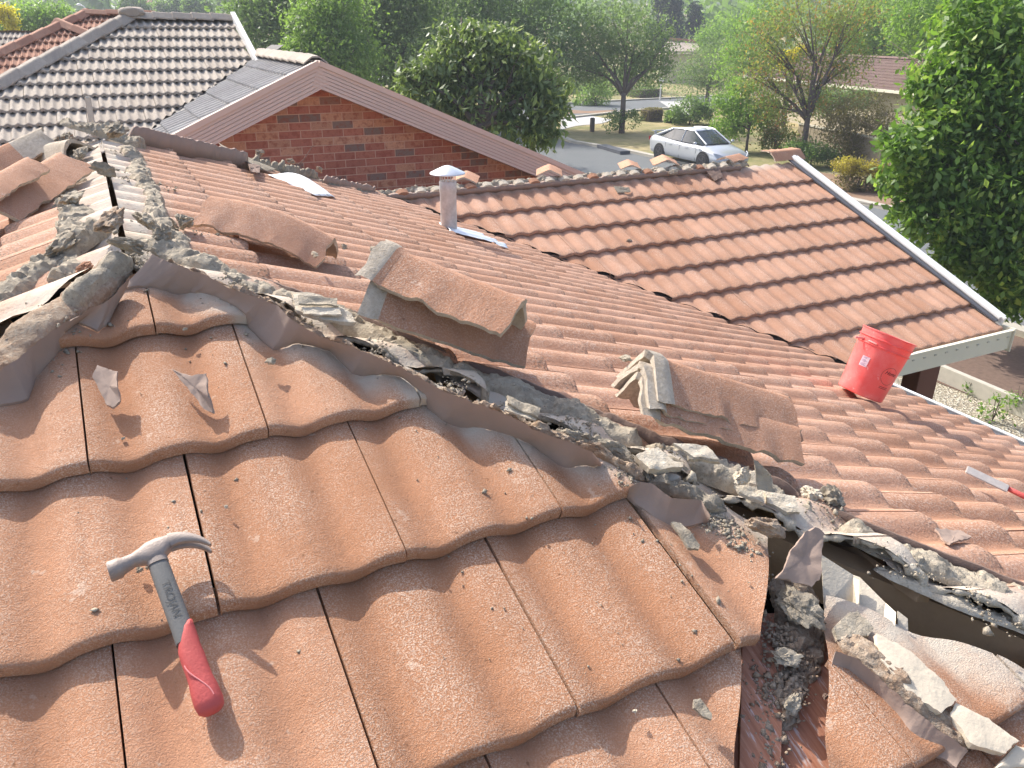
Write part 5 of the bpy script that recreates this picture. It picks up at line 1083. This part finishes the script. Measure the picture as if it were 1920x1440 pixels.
tree('dark tree group behind the far verge', [(1080, 150, 45, 40), (1150, 160, 60, 30), (1200, 150, 40, 40), (1090, 175, 50, 25)], 72, 6000, .22, 'dark', seed=10)
CG = 'row of three dark cypresses'
for k, (px, w_, top_, lb) in enumerate(((1238, 14, -40, 'left cypress of three, cut off by the top of the picture'), (1266, 14, -25, 'middle cypress of three'), (1304, 15, 0, 'right cypress of three, its pointed top against the hills'))):
    o = tree(lb, [(px, top_ + 26, w_ * .45, 26), (px, top_ + 50, w_ * .8, 26), (px + 1, 62, w_, 26)], 95, 3600, .26, 'pine', trunk_px=(px, 80), seed=20 + k, group=CG, name='cypress_tree', clump=14, spread=.22, r0=.15, fill=.3)
tree('light green tree right of the cypresses', [(1350, 60, 35, 32), (1330, 80, 25, 25), (1385, 80, 35, 28)], 78, 5000, .22, 'bright', seed=24)
tree('soft feathery dark green tree below the cypresses', [(1320, 125, 45, 35), (1355, 110, 40, 35), (1300, 150, 40, 30), (1350, 150, 35, 30)], 60, 8000, .13, 'willow', seed=25, spread=.4)
tree('pale green tree behind the autumn tree', [(1410, 80, 50, 55), (1440, 40, 45, 40), (1380, 120, 40, 40), (1430, 140, 40, 40)], 54, 8500, .17, 'bright', seed=26)
tree('small bright green tree just behind the car', [(1375, 190, 32, 30), (1400, 220, 42, 28), (1360, 240, 28, 20), (1430, 200, 25, 25), (1395, 165, 25, 22)], 37, 6000, .13, 'bright', trunk_px=(1398, 292), seed=27, r0=.06)
tree('tall thin tree with reddish autumn tips and bare dark limbs', [(1500, 30, 70, 50), (1440, 80, 55, 45), (1560, 60, 60, 45), (1470, 140, 60, 40), (1540, 130, 55, 40), (1595, 120, 45, 35), (1420, 150, 35, 40), (1510, 190, 55, 30), (1600, 20, 50, 50), (1450, 200, 40, 30)], 34, 11500, .115, 'autumn', trunk_px=(1505, 285), seed=28, r0=.13, fork=1.9, clump=9, spread=.34, twigs=5, fill=.25)
tree('patch of bright yellow foliage behind the autumn tree', [(1485, 105, 14, 12), (1472, 120, 12, 12), (1500, 95, 10, 10)], 46, 900, .14, 'yellow', seed=29, cat='shrub', name='shrub', fork=2)
tree('dark round bush between the hedges and the bright tree', [(1295, 205, 28, 22), (1270, 215, 18, 15), (1320, 210, 20, 20)], 48, 2600, .15, 'dark', seed=30, cat='bush', name='bush', r0=.05)
BG = 'tall green trees at the top right'
tree('green tree behind the brown roof, at the top right', [(1650, 30, 70, 60), (1600, 70, 50, 45), (1690, 70, 50, 45)], 52, 9000, .20, 'mid', seed=31, group=BG)
tree('bright tree rising behind the nearest tree', [(1740, 10, 80, 60), (1800, 20, 80, 60), (1720, 60, 50, 40)], 40, 9000, .17, 'bright', seed=32, group=BG)
tree('big bright green tree at the right edge, nearest to the roof', [(1850, 120, 110, 80), (1790, 190, 90, 60), (1890, 230, 100, 90), (1750, 260, 80, 45), (1700, 270, 55, 28, -.4), (1830, 320, 110, 70), (1730, 330, 80, 45), (1900, 380, 90, 80), (1780, 400, 85, 50), (1710, 395, 40, 25), (1860, 460, 85, 50), (1800, 480, 60, 30), (1900, 540, 60, 45), (1950, 300, 90, 120), (1760, 150, 55, 40), (1860, 40, 110, 60), (1950, 480, 80, 100, -.5)], 14, 36000, .125, 'near', trunk_px=(2040, 650), seed=33, droop=.5, clump=22, spread=.26, up=.9, aspect=.5, r0=.05, fork=1.5, twigs=0)
tree('clipped golden hedge with bare brown sides', [(1585, 310, 25, 14), (1615, 315, 28, 14), (1645, 322, 25, 14)], 28, 3200, .07, 'gold', seed=34, cat='hedge', name='hedge', r0=.03, fork=.7, spread=.3)
tree('brown twiggy skirt of bushes under the golden hedge', [(1590, 345, 28, 20), (1625, 350, 28, 20), (1655, 345, 22, 25)], 28.3, 3000, .08, 'olive', seed=35, cat='bush', name='bush', r0=.03, fork=.4)
tree('olive brown bush in front of the pale fence', [(1610, 215, 55, 40), (1570, 240, 35, 35), (1640, 250, 40, 50), (1600, 280, 35, 25)], 33, 6500, .10, 'olive', seed=36, cat='bush', name='bush', r0=.04)
tree('dark low bush at the foot of the pale fence', [(1525, 285, 32, 18), (1490, 280, 20, 16), (1555, 295, 20, 16)], 33, 3500, .09, 'dark', seed=37, cat='bush', name='bush', r0=.03)
tree('grey green bush beneath the brown roof eave', [(1560, 195, 40, 22), (1600, 185, 40, 20), (1530, 190, 25, 18)], 42, 3200, .13, 'willow', seed=38, cat='bush', name='bush', r0=.04)
tree('russet bush left of the autumn tree', [(1455, 235, 28, 28), (1470, 265, 25, 25), (1440, 260, 20, 20)], 37, 2600, .11, 'autumn', seed=39, cat='bush', name='bush', r0=.04)
tree('pale green shrub at the far top left', [(60, 30, 45, 22), (100, 30, 35, 18), (30, 45, 35, 18), (85, 48, 35, 16)], 42, 6500, .15, 'bright', seed=40, cat='shrub', name='shrub', fork=3)
tree('bright yellow shrub at the left edge', [(8, 25, 16, 16), (22, 48, 10, 14)], 36, 1500, .13, 'yellow', seed=41, cat='shrub', name='shrub', fork=3)
HG = 'clipped hedges along the side street'
def hedge(px, py, wpx, hpx, dist, lb, seed, mat='olive'):
    c = pxpt(px, py, dist); k = dist / F; gz = terrain_z(c[0], c[1]); w_, h_ = wpx * k, hpx * k; o = empty('hedge', (c[0], c[1], gz), lb, 'hedge', HG); r = np.random.default_rng(seed); n = 1500
    P = r.uniform(-1, 1, (n, 3)); m_ = np.abs(P).argmax(1); P[np.arange(n), m_] = np.sign(P[np.arange(n), m_]) * r.uniform(.88, 1.03, n); P = P * np.array([w_ / 2, w_ * .35, h_ / 2]) + [c[0], c[1], gz + h_ / 2]
    a = r.normal(size=(n, 3)); a /= np.linalg.norm(a, axis=1)[:, None]; b = np.cross(a, r.normal(size=(n, 3))); b /= np.linalg.norm(b, axis=1)[:, None]; s = .11
    V = np.stack([P, P + a * s * .5 + b * s * .3, P + a * s, P + a * s * .5 - b * s * .3], 1).reshape(-1, 3); link('foliage', np_mesh('foliage', V, np.arange(len(V)).reshape(-1, 4), False, dict(tint=np.repeat(r.random(n), 4), odd=np.repeat(r.random(n), 4))), o, LM[mat])
    mb = MB(); mb.box((c[0], c[1], gz + h_ * .45), (w_ * .9, w_ * .62, h_ * .9)); mb.build('inner_twigs', M['bark'], o)
hedge(1222, 218, 36, 22, 50, 'widest clipped brown hedge beside the side street', 61); hedge(1256, 222, 17, 19, 49, 'second clipped hedge, greener and narrower', 62, 'dark'); hedge(1270, 225, 9, 16, 49, 'third small clipped hedge', 63); hedge(1282, 226, 9, 14, 49, 'last and smallest clipped hedge beside the dark bush', 64, 'dark')
hedge(1210, 182, 55, 16, 68, 'long dark hedge in front of the far driveway', 65, 'dark')
# ground cover plants in the gravel
for k, (px, py, lb) in enumerate(((1860, 790, 'leafy young plant in the gravel near the gutter'), (1905, 775, 'reddish tipped young plant at the right edge of the gravel'), (1815, 738, 'single small sprig in the middle of the gravel'))):
    g_ = gp(px, py, GZ + .02); o = empty('young_plant', tuple(g_), lb, 'plant', 'young plants in the gravel bed'); h_ = (.38, .42, .2)[k]
    crown('leaves', o, [(g_ + [0, 0, h_ * .55], (h_ * .6, h_ * .5, h_ * .5))], (120, 120, 40)[k], .06, 70 + k, LM['near'], clump=6, spread=.3, fill=.1)
    mb = MB(); [mb.tube([g_, g_ + [random.uniform(-.2, .2) * h_, random.uniform(-.2, .2) * h_, h_]], [.006, .003], 5) for q in range(6)]; mb.build('stem', M['bark'], o)
# distant woods: nobody could count them
lob = []; rr_ = np.random.default_rng(5)
for k in range(520):
    px = rr_.uniform(-150, 2050); d = rr_.choice([110, 150, 200, 270, 360, 460, 560, 680]) * rr_.uniform(.88, 1.12); c = pxpt(px, 40, d); z = terrain_z(c[0], c[1]); h_ = rr_.uniform(3.2, 5.5) * (1 + d / 600)
    if -150 < px < 560 and d < 220 and rr_.random() < .45: continue
    lob.append((np.array([c[0], c[1], z + h_ * .6]), (h_ * 1.3, h_ * 1.3, h_ * .8)))
V, ti, od = leaf_cloud(lob, 60000, 1.5, 88, spread=.42, clump=16, aspect=.8); o = link('distant_woods', np_mesh('w', V, np.arange(len(V)).reshape(-1, 4), False, dict(tint=ti, odd=od)), None, LM['dark']); o['kind'] = 'stuff'
# ------------------------------------------------------------------ brown roofed house and the pale fence, right
bh = empty('brown_roofed_house', (36, 27, GZ), 'low house with a brown tiled hip roof behind the autumn tree', 'house')
DR = 46.0
rA = pxpt(1490, 112, DR + 7); rB = pxpt(1700, 97, DR - 3); eA = pxpt(1478, 158, DR + 4); eB = pxpt(1620, 168, DR - 1.5); eC = pxpt(1780, 178, DR - 8); rC = pxpt(1620, 105, DR + 1.5); rD = pxpt(1770, 92, DR - 4)
ex = (eC - eA); ex[2] = 0; ex /= np.linalg.norm(ex); ez_ = eA[2]
O_ = pxpt(1632, 106, DR + .5); pit = math.atan2(O_[2] - ez_, 1) 
back = np.array([-ex[1], ex[0], 0.]); back = back if back @ AF > 0 else -back
SW = Slope.__new__(Slope); ap = R(22); SW.U = ex if np.cross(ex, back)[2] > 0 else ex; SW.O = np.array([O_[0], O_[1], O_[2]]); SW.D = -back * math.cos(ap) + np.array([0, 0, -math.sin(ap)]); SW.N = np.cross(SW.U, -SW.D)
me = tiles(SW, range(0, 11), (-10, 9), prof_double, roll=.03, lift=.034, nu=8, ns=2, g=.338, rnd=61, clips=[(Vector(SW.O + ex * 7.5), Vector(ex + back).normalized()), (Vector(SW.P(-9.5, 0, 0)), Vector(-ex + back * .6).normalized())]); link('roof_slope', me, bh, M['tile_brown'])
cap_run(SW.P(7.4, 0, .05), SW.P(-8, 0, .05), 34, .14, .08, M['tile_brown'], bh)
eL = SW.P(-8.5, 3.75, -.06); eR = SW.P(9, 3.75, -.06); mb = MB(); mb.prism(eL, eR, -back * .06, (0, 0, .07)); mb.build('gutter', M['cream'], bh)
M['tanwall'] = mat_plain('tan_render', (.48, .42, .31), .85, .08, 2)
mb = MB(); mb.prism(eL + back * .6 - [0, 0, 1.35], eR + back * .6 - [0, 0, 1.35], back * .1, (0, 0, 1.3)); mb.prism(SW.P(-7.5, .1, -.2) + back * 1.5 - [0, 0, 2.2], SW.P(6.5, .1, -.2) + back * 1.5 - [0, 0, 2.2], back * 1.2, (0, 0, 2.0)); mb.build('wall', M['tanwall'], bh)
f0 = pxpt(1498, 232, 37); f1 = pxpt(1680, 262, 31); M['fence'] = mat_plain('tan_sheet_fence', (.36, .30, .21), .75, .08, 1.5)
fe = empty('sheet_fence', tuple((f0 + f1) / 2), 'tan sheet metal fence behind the dark bush, with a pale capping rail', 'fence'); fd = (f1 - f0); fd[2] = 0; fl_ = np.linalg.norm(fd); fd /= fl_; fn = np.array([-fd[1], fd[0], 0])
mb = MB(); n = int(fl_ / .14); zt = (f0[2] + f1[2]) / 2
for i in range(n): mb.prism(f0 + fd * i * .14 + fn * (.012 if i % 2 else 0) - [0, 0, 1.3 + f0[2] - zt], f0 + fd * (i * .14 + .142) + fn * (.012 if i % 2 else 0) - [0, 0, 1.3 + f0[2] - zt], fn * .006, (0, 0, 1.25))
mb.build('fence_panel', M['fence'], fe); mb = MB(); mb.prism(np.array([f0[0], f0[1], zt - .03]), np.array([f1[0], f1[1], zt - .03]), fn * .04, (0, 0, .035)); mb.build('capping_rail', mat_plain('pale_rail', (.62, .58, .48), .6, .05, 4), fe)
lh = empty('red_roofed_house', tuple(pxpt(1280, 90, 85)), 'small far house with an orange red roof under the cypresses', 'house')
a_, b_ = pxpt(1252, 76, 85), pxpt(1306, 80, 84); c_, d_ = pxpt(1316, 96, 81), pxpt(1240, 96, 82); mb = MB(); mb.extrude([a_, b_, c_, d_], (0, 0, -.15)); mb.build('roof', M['tile_grey'], lh); mb = MB(); mb.prism(a_ + [0, 0, .1], b_ + [0, 0, .1], AF * .2, (0, 0, .12)); mb.build('ridge', M['tile_red'], lh); mb = MB(); mb.extrude([d_ + AF * .5 - [0, 0, .1], c_ + AF * .5 - [0, 0, .1], c_ + AF * .5 - [0, 0, 3.2], d_ + AF * .5 - [0, 0, 3.2]], AF * 4 * np.array([1, 1, 0])); mb.build('wall', M['tanwall'], lh)
# far suburb at the top left: houses on the rise
M['paleroof'] = mat_plain('pale_metal_roof', (.62, .62, .62), .5, .05, .5); M['garage'] = mat_plain('brown_garage_door', (.16, .12, .11), .6, .05, .5)
FG = 'far houses on the rise at the top left'
def far_house(px, py, wpx, hpx, dist, roof, wall, lb, seed):
    c = pxpt(px, py, dist); k = dist / F; w_, h_ = wpx * k, max(3.8, hpx * k); gz = terrain_z(c[0], c[1]) ; o = empty('far_house', (c[0], c[1], gz), lb, 'house', FG); fx = AR * [1, 1, 0]; fx /= np.linalg.norm(fx); fy = np.array([-fx[1], fx[0], 0]); B0 = np.array([c[0], c[1], gz])
    mb = MB(); mb.prism(B0 - fx * w_ / 2 + [0, 0, h_ * .3], B0 + fx * w_ / 2 + [0, 0, h_ * .3], fy * w_ * .3, (0, 0, h_ * .3)); mb.build('wall', M[wall], o)
    mb = MB(); e = .55; A_ = [B0 + fx * sx * w_ * e + fy * sy * w_ * .36 + [0, 0, h_ * .6] for sx, sy in ((-1, -1), (1, -1), (1, 1), (-1, 1))]; T_ = [B0 + fx * sx * w_ * .28 + [0, 0, h_] for sx in (-1, 1)]
    mb.add(A_ + T_, [(0, 1, 5, 4), (1, 2, 5), (2, 3, 4, 5), (3, 0, 4), (0, 3, 2, 1)]); mb.build('roof', M[roof], o)
    mb = MB(); mb.prism(B0 - fx * w_ * .28 - fy * (w_ * .3 + .03) + [0, 0, h_ * .24], B0 + fx * w_ * .08 - fy * (w_ * .3 + .03) + [0, 0, h_ * .24], fy * .05, (0, 0, h_ * .22)); mb.build('garage_door', M['garage'], o)
    mb = MB(); mb.prism(B0 + fx * w_ * .22 - fy * (w_ * .3 + .03) + [0, 0, h_ * .34], B0 + fx * w_ * .36 - fy * (w_ * .3 + .03) + [0, 0, h_ * .34], fy * .05, (0, 0, h_ * .11)); mb.build('window', M['garage'], o)
far_house(20, 8, 60, 30, 100, 'paleroof', 'tanwall', 'far house with a pale roof at the top left corner', 1); far_house(205, 8, 66, 26, 120, 'paleroof', 'tanwall', 'far house with a brown garage door, behind the ridge of the grey roof', 2); far_house(60, 16, 50, 18, 92, 'paleroof', 'drive', 'far white roofed house behind the pale green shrub', 3); far_house(300, -2, 70, 24, 150, 'tile_red', 'tanwall', 'far brown roofed house at the top, right of the garage door', 4)
flat('road', [(-40, 74), (6, 62), (20, 78), (40, 84), (40, 92), (15, 88), (0, 76), (-40, 90)], GZ + .6, M['drive'], px=False)
for k, (px, py, d, lb) in enumerate(((250, 10, 95, 'far dark tree above the middle of the grey ridge'), (320, 12, 100, 'far dark tree near the right half of the grey ridge'), (372, 14, 90, 'far rounded tree just left of the white rake'), (150, 2, 130, 'far blue green tree behind the street lamp'), (430, 0, 120, 'far tree at the top beside the white rake'))):
    tree(lb, [(px, py, 24, 20), (px + 14, py + 8, 16, 14), (px - 14, py + 8, 16, 14)], d, 1800, .38, 'dark', seed=80 + k, group='far trees among the houses on the rise', r0=.15)
lp = pxpt(166, 24, 60); gz = terrain_z(lp[0], lp[1]); sl = empty('street_lamp', (lp[0], lp[1], gz), 'grey street lamp with a curved arm beyond the red tiled house', 'street lamp'); mb = MB(); hd_ = pxpt(148, 9, 60); mb.tube([(lp[0], lp[1], gz), (lp[0], lp[1], lp[2] - .3), lp + [0, 0, .1], (lp + hd_) / 2 + [0, 0, .2], hd_], [.09, .06, .05, .04, .04], 8); mb.build('pole', M['galv'], sl, True); mb = MB(); mb.lathe([(0, 0), (.16, .02), (.2, .08), (.1, .14), (0, .15)], hd_ - [0, 0, .05], seg=12); mb.build('lamp_head', M['white'], sl, True)
gl_ = gp(1237, 190); o = empty('garden_lamp', tuple(gl_), 'white garden lamp post beside the far driveway', 'lamp'); mb = MB(); mb.tube([gl_, gl_ + [0, 0, 1.5]], .05, 8); mb.build('post', M['white'], o); mb = MB(); mb.lathe([(.0, 1.5), (.18, 1.52), (.22, 1.62), (.0, 1.75)], gl_, seg=12); mb.build('lamp_head', M['white'], o, True)
gl_ = gp(1110, 247); mb = MB(); mb.box((0, 0, .35), (.22, .22, .8)); o = mb.build('stump', M['bark'], None, bevel=.03); o.location = Vector(gl_); tag(o, 'short dark stump on the dry lawn left of the forked tree', 'stump')
# ------------------------------------------------------------------ car
t = NT('silver_car_paint', .28, .5); t.color((.50, .52, .55)); t.b.inputs['Metallic'].default_value = .35; t.b.inputs['Coat Weight'].default_value = .6; M['paint'] = t.m
M['glass'] = mat_plain('car_glass', (.03, .04, .045), .06, .05, 2, spec=.8); M['tyre'] = mat_plain('tyre', (.025, .025, .027), .8, .1, 10); M['rim'] = mat_plain('dark_alloy', (.09, .09, .10), .4, .1, 6, 0, .6); M['lens'] = mat_plain('headlight_lens', (.45, .47, .50), .12, .1, 20, spec=.9); M['blackplastic'] = mat_plain('black_grille', (.02, .02, .022), .5, .1, 10)
car = empty('parked_car', (23.0, 25.55, GZ + .012), 'silver white sedan with tinted windows parked by the dry lawn', 'car')
car.rotation_euler = (0, 0, R(-90)); MC = Matrix.Translation(car.location) @ Matrix.Rotation(R(-90), 4, 'Z')
def cpart(name, V, Fc, mat, parent=None, smooth=True, sub=0, ang=40):
    me = bpy.data.meshes.new(name); me.from_pydata([tuple(v) for v in V], [], Fc); bm = bmesh.new(); bm.from_mesh(me); bmesh.ops.recalc_face_normals(bm, faces=bm.faces); bm.to_mesh(me); bm.free()
    me.polygons.foreach_set('use_smooth', [smooth] * len(me.polygons)); me.materials.append(mat); o = bpy.data.objects.new(name, me); C.objects.link(o); o.parent = parent or car
    if sub: s_ = o.modifiers.new('s', 'SUBSURF'); s_.levels = s_.render_levels = sub
    else: me.set_sharp_from_angle(angle=R(ang))
    return o
# x forward, z up. stations: x, bottom z, side z, shoulder z, top z, half width low, half width shoulder, half width top
ST = [(-2.42, .42, .55, .80, .98, .62, .70, .55), (-2.38, .25, .50, .86, 1.04, .80, .82, .66), (-2.1, .22, .48, .90, 1.08, .90, .88, .72), (-1.6, .22, .46, .92, 1.06, .93, .90, .76), (-.9, .20, .44, .90, 1.0, .93, .90, .78), (0, .20, .43, .88, .96, .93, .90, .78), (.8, .20, .43, .86, .96, .93, .90, .78), (1.1, .22, .45, .84, .98, .93, .89, .74), (1.6, .24, .46, .80, .90, .93, .87, .66), (2.05, .24, .45, .72, .80, .88, .82, .58), (2.34, .24, .42, .62, .68, .76, .72, .50), (2.45, .30, .40, .52, .58, .55, .52, .40)]
V = []; 
for x, zb, zs, zh, zt, wl, wh, wt in ST:
    half = [(wl * .85, zb), (wl, zb + .12), (wl + .01, zs + .08), (wh + .015, zh - .12), (wh, zh), (wt, zt - .02), (wt * .5, zt)]
    ring = half + [(0, zt + .005)] + [(-a, b) for a, b in half[::-1]]; V += [(x, a, b) for a, b in ring]
nr_ = 15; Fc = [(i * nr_ + k, i * nr_ + (k + 1) % nr_, (i + 1) * nr_ + (k + 1) % nr_, (i + 1) * nr_ + k) for i in range(len(ST) - 1) for k in range(nr_)] + [tuple(range(nr_)), tuple((len(ST) - 1) * nr_ + k for k in range(nr_))]
body = cpart('body', V, Fc, M['paint'], sub=2)
# greenhouse: glass shell, then painted roof and pillars
def gh(off=0.):
    lo = [(-1.75, .72, 1.03), (-1.0, .78, .98), (0, .80, .96), (1.12, .76, .95), (1.30, .40, .99)]; hi = [(-1.05, .54, 1.37), (-.6, .585, 1.42), (0, .59, 1.435), (.30, .57, 1.41), (.42, .32, 1.41)]
    return lo, hi
lo, hi = gh(); V = [(a, b, c) for a, b, c in lo] + [(a, b, c) for a, b, c in hi] + [(a, -b, c) for a, b, c in lo] + [(a, -b, c) for a, b, c in hi]
Fc = [(i, i + 1, 6 + i, 5 + i) for i in range(4)] + [(10 + i, 15 + i, 16 + i, 11 + i) for i in range(4)] + [(4, 14, 19, 9), (0, 5, 15, 10)]
cpart('window', V, Fc, M['glass'], ang=30)
V = [(a, b + .004, c + .004) for a, b, c in hi] + [(a, 0, c + .035) for a, b, c in hi] + [(a, -b - .004, c + .004) for a, b, c in hi]
Fc = [(i, i + 1, 6 + i, 5 + i) for i in range(4)] + [(5 + i, 6 + i, 11 + i, 10 + i) for i in range(4)]; rf = cpart('roof', V, Fc, M['paint'], sub=0, ang=60); s_ = rf.modifiers.new('t', 'SOLIDIFY'); s_.thickness = .03
mb = MB()
def strip(pts, wv): 
    for a, b in zip(pts[:-1], pts[1:]): mb.prism(a, b, wv, (0, .008, .0))
for sg in (-1, 1):
    P_ = lambda q: np.array([q[0], q[1] * sg, q[2]])
    mb.tube([P_((1.26, .62, .975)), P_((.34, .53, 1.42))], .035, 6); mb.tube([P_((-1.95, .70, 1.04)), P_((-1.5, .70, 1.19)), P_((-1.02, .56, 1.38))], .055, 6); mb.tube([P_((-1.02, .56, 1.385)), P_((-.6, .60, 1.425)), P_((0, .605, 1.44)), P_((.34, .56, 1.42))], .03, 6)
    mb.tube([P_((-.15, .80, .97)), P_((-.12, .60, 1.42))], .022, 6)
cpart('pillar', mb.v, mb.f, M['paint'])
mb = MB(); mb.add([(-1.9, .66, 1.045), (-1.9, -.66, 1.045), (-1.07, -.5, 1.39), (-1.07, .5, 1.39)], [(0, 1, 2, 3)]); cpart('rear_window', mb.v, mb.f, M['glass'])
mb = MB(); mb.box((-2.28, 0, 1.17), (.22, 1.42, .03)); mb.box((-2.24, .62, 1.11), (.12, .05, .12)); mb.box((-2.24, -.62, 1.11), (.12, .05, .12)); cpart('rear_spoiler', mb.v, mb.f, M['paint'])
for sx in (-1.46, 1.46):
    for sg in (-1, 1):
        mb = MB(); mb.lathe([(.36, -.012), (.40, .0), (.385, .02)], (sx, sg * .915, .36), (0, sg, 0), 28); cpart('wheel_arch', mb.v, mb.f, M['blackplastic'])
        mb = MB(); mb.lathe([(.20, .0), (.31, .0), (.335, .03), (.335, .10), (.31, .125), (.24, .125)], (sx, sg * .83, .335), (0, sg, 0), 28); wh = cpart('wheel', mb.v, mb.f, M['tyre'])
        mb = MB(); mb.lathe([(.245, .10), (.245, .128), (.225, .128), (.225, .11)], (sx, sg * .83, .335), (0, sg, 0), 28, cap=False)
        for q in range(5):
            a = q * 2 * math.pi / 5; mb.prism((sx, sg * .952, .335), (sx + .23 * math.cos(a), sg * .952, .335 + .23 * math.sin(a)), (.028 * -math.sin(a), 0, .028 * math.cos(a)), (0, .008, 0))
        cpart('rim', mb.v, mb.f, M['rim'], wh)
for sg in (-1, 1):
    mb = MB(); mb.extrude([(2.16, sg * .84, .60), (2.40, sg * .56, .50), (2.41, sg * .50, .60), (2.22, sg * .72, .70), (1.98, sg * .845, .735)], (.02, sg * .03, .012)); cpart('headlight', mb.v, mb.f, M['lens'])
    mb = MB(); mb.box((1.0, sg * .98, 1.02), (.14, .20, .13)); m_ = cpart('wing_mirror', mb.v, mb.f, M['paint'], sub=2)
    mb = MB(); mb.box((.35, sg * .925, .78), (.20, .025, .028)); mb.box((-.75, sg * .925, .80), (.20, .025, .028)); cpart('door_handle', mb.v, mb.f, M['paint'])
    mb = MB(); mb.box((-2.40, sg * .66, .86), (.06, .30, .16)); cpart('tail_light', mb.v, mb.f, mat_plain('tail_lens', (.35, .02, .02), .2, .05, 4))
mb = MB(); mb.box((2.44, 0, .52), (.05, .78, .13)); cpart('grille', mb.v, mb.f, M['blackplastic']); mb = MB(); mb.box((2.46, 0, .34), (.05, 1.0, .12)); cpart('air_intake', mb.v, mb.f, M['blackplastic'])
mb = MB(); mb.lathe([(0, 0), (.055, .0), (.05, .012), (0, .014)], (2.462, 0, .53), (1, 0, 0), 16); cpart('emblem', mb.v, mb.f, M['lens'])
mb = MB()
for sg in (-1, 1):
    for x_ in (-1.05, -.10, .98): mb.prism((x_, sg * .934, .30), (x_, sg * .918, .84), (.004, 0, 0), (0, .004, 0))
cpart('door_gap', mb.v, mb.f, M['blackplastic'])
# ------------------------------------------------------------------ haze
mb = MB(); mb.box((0, 350, 18), (3200, 3200, 2 * 47)); hz = mb.build('haze', None); hz.data.materials.clear()
hm = bpy.data.materials.new('haze'); hm.use_nodes = True; ht = hm.node_tree; ht.nodes.clear(); pv_ = ht.nodes.new('ShaderNodeVolumePrincipled'); ho = ht.nodes.new('ShaderNodeOutputMaterial'); ht.links.new(pv_.outputs[0], ho.inputs['Volume'])
pv_.inputs['Color'].default_value = (.80, .87, 1, 1); pv_.inputs['Density'].default_value = .0012; pv_.inputs['Anisotropy'].default_value = .3; hz.data.materials.append(hm); hz['kind'] = 'stuff'
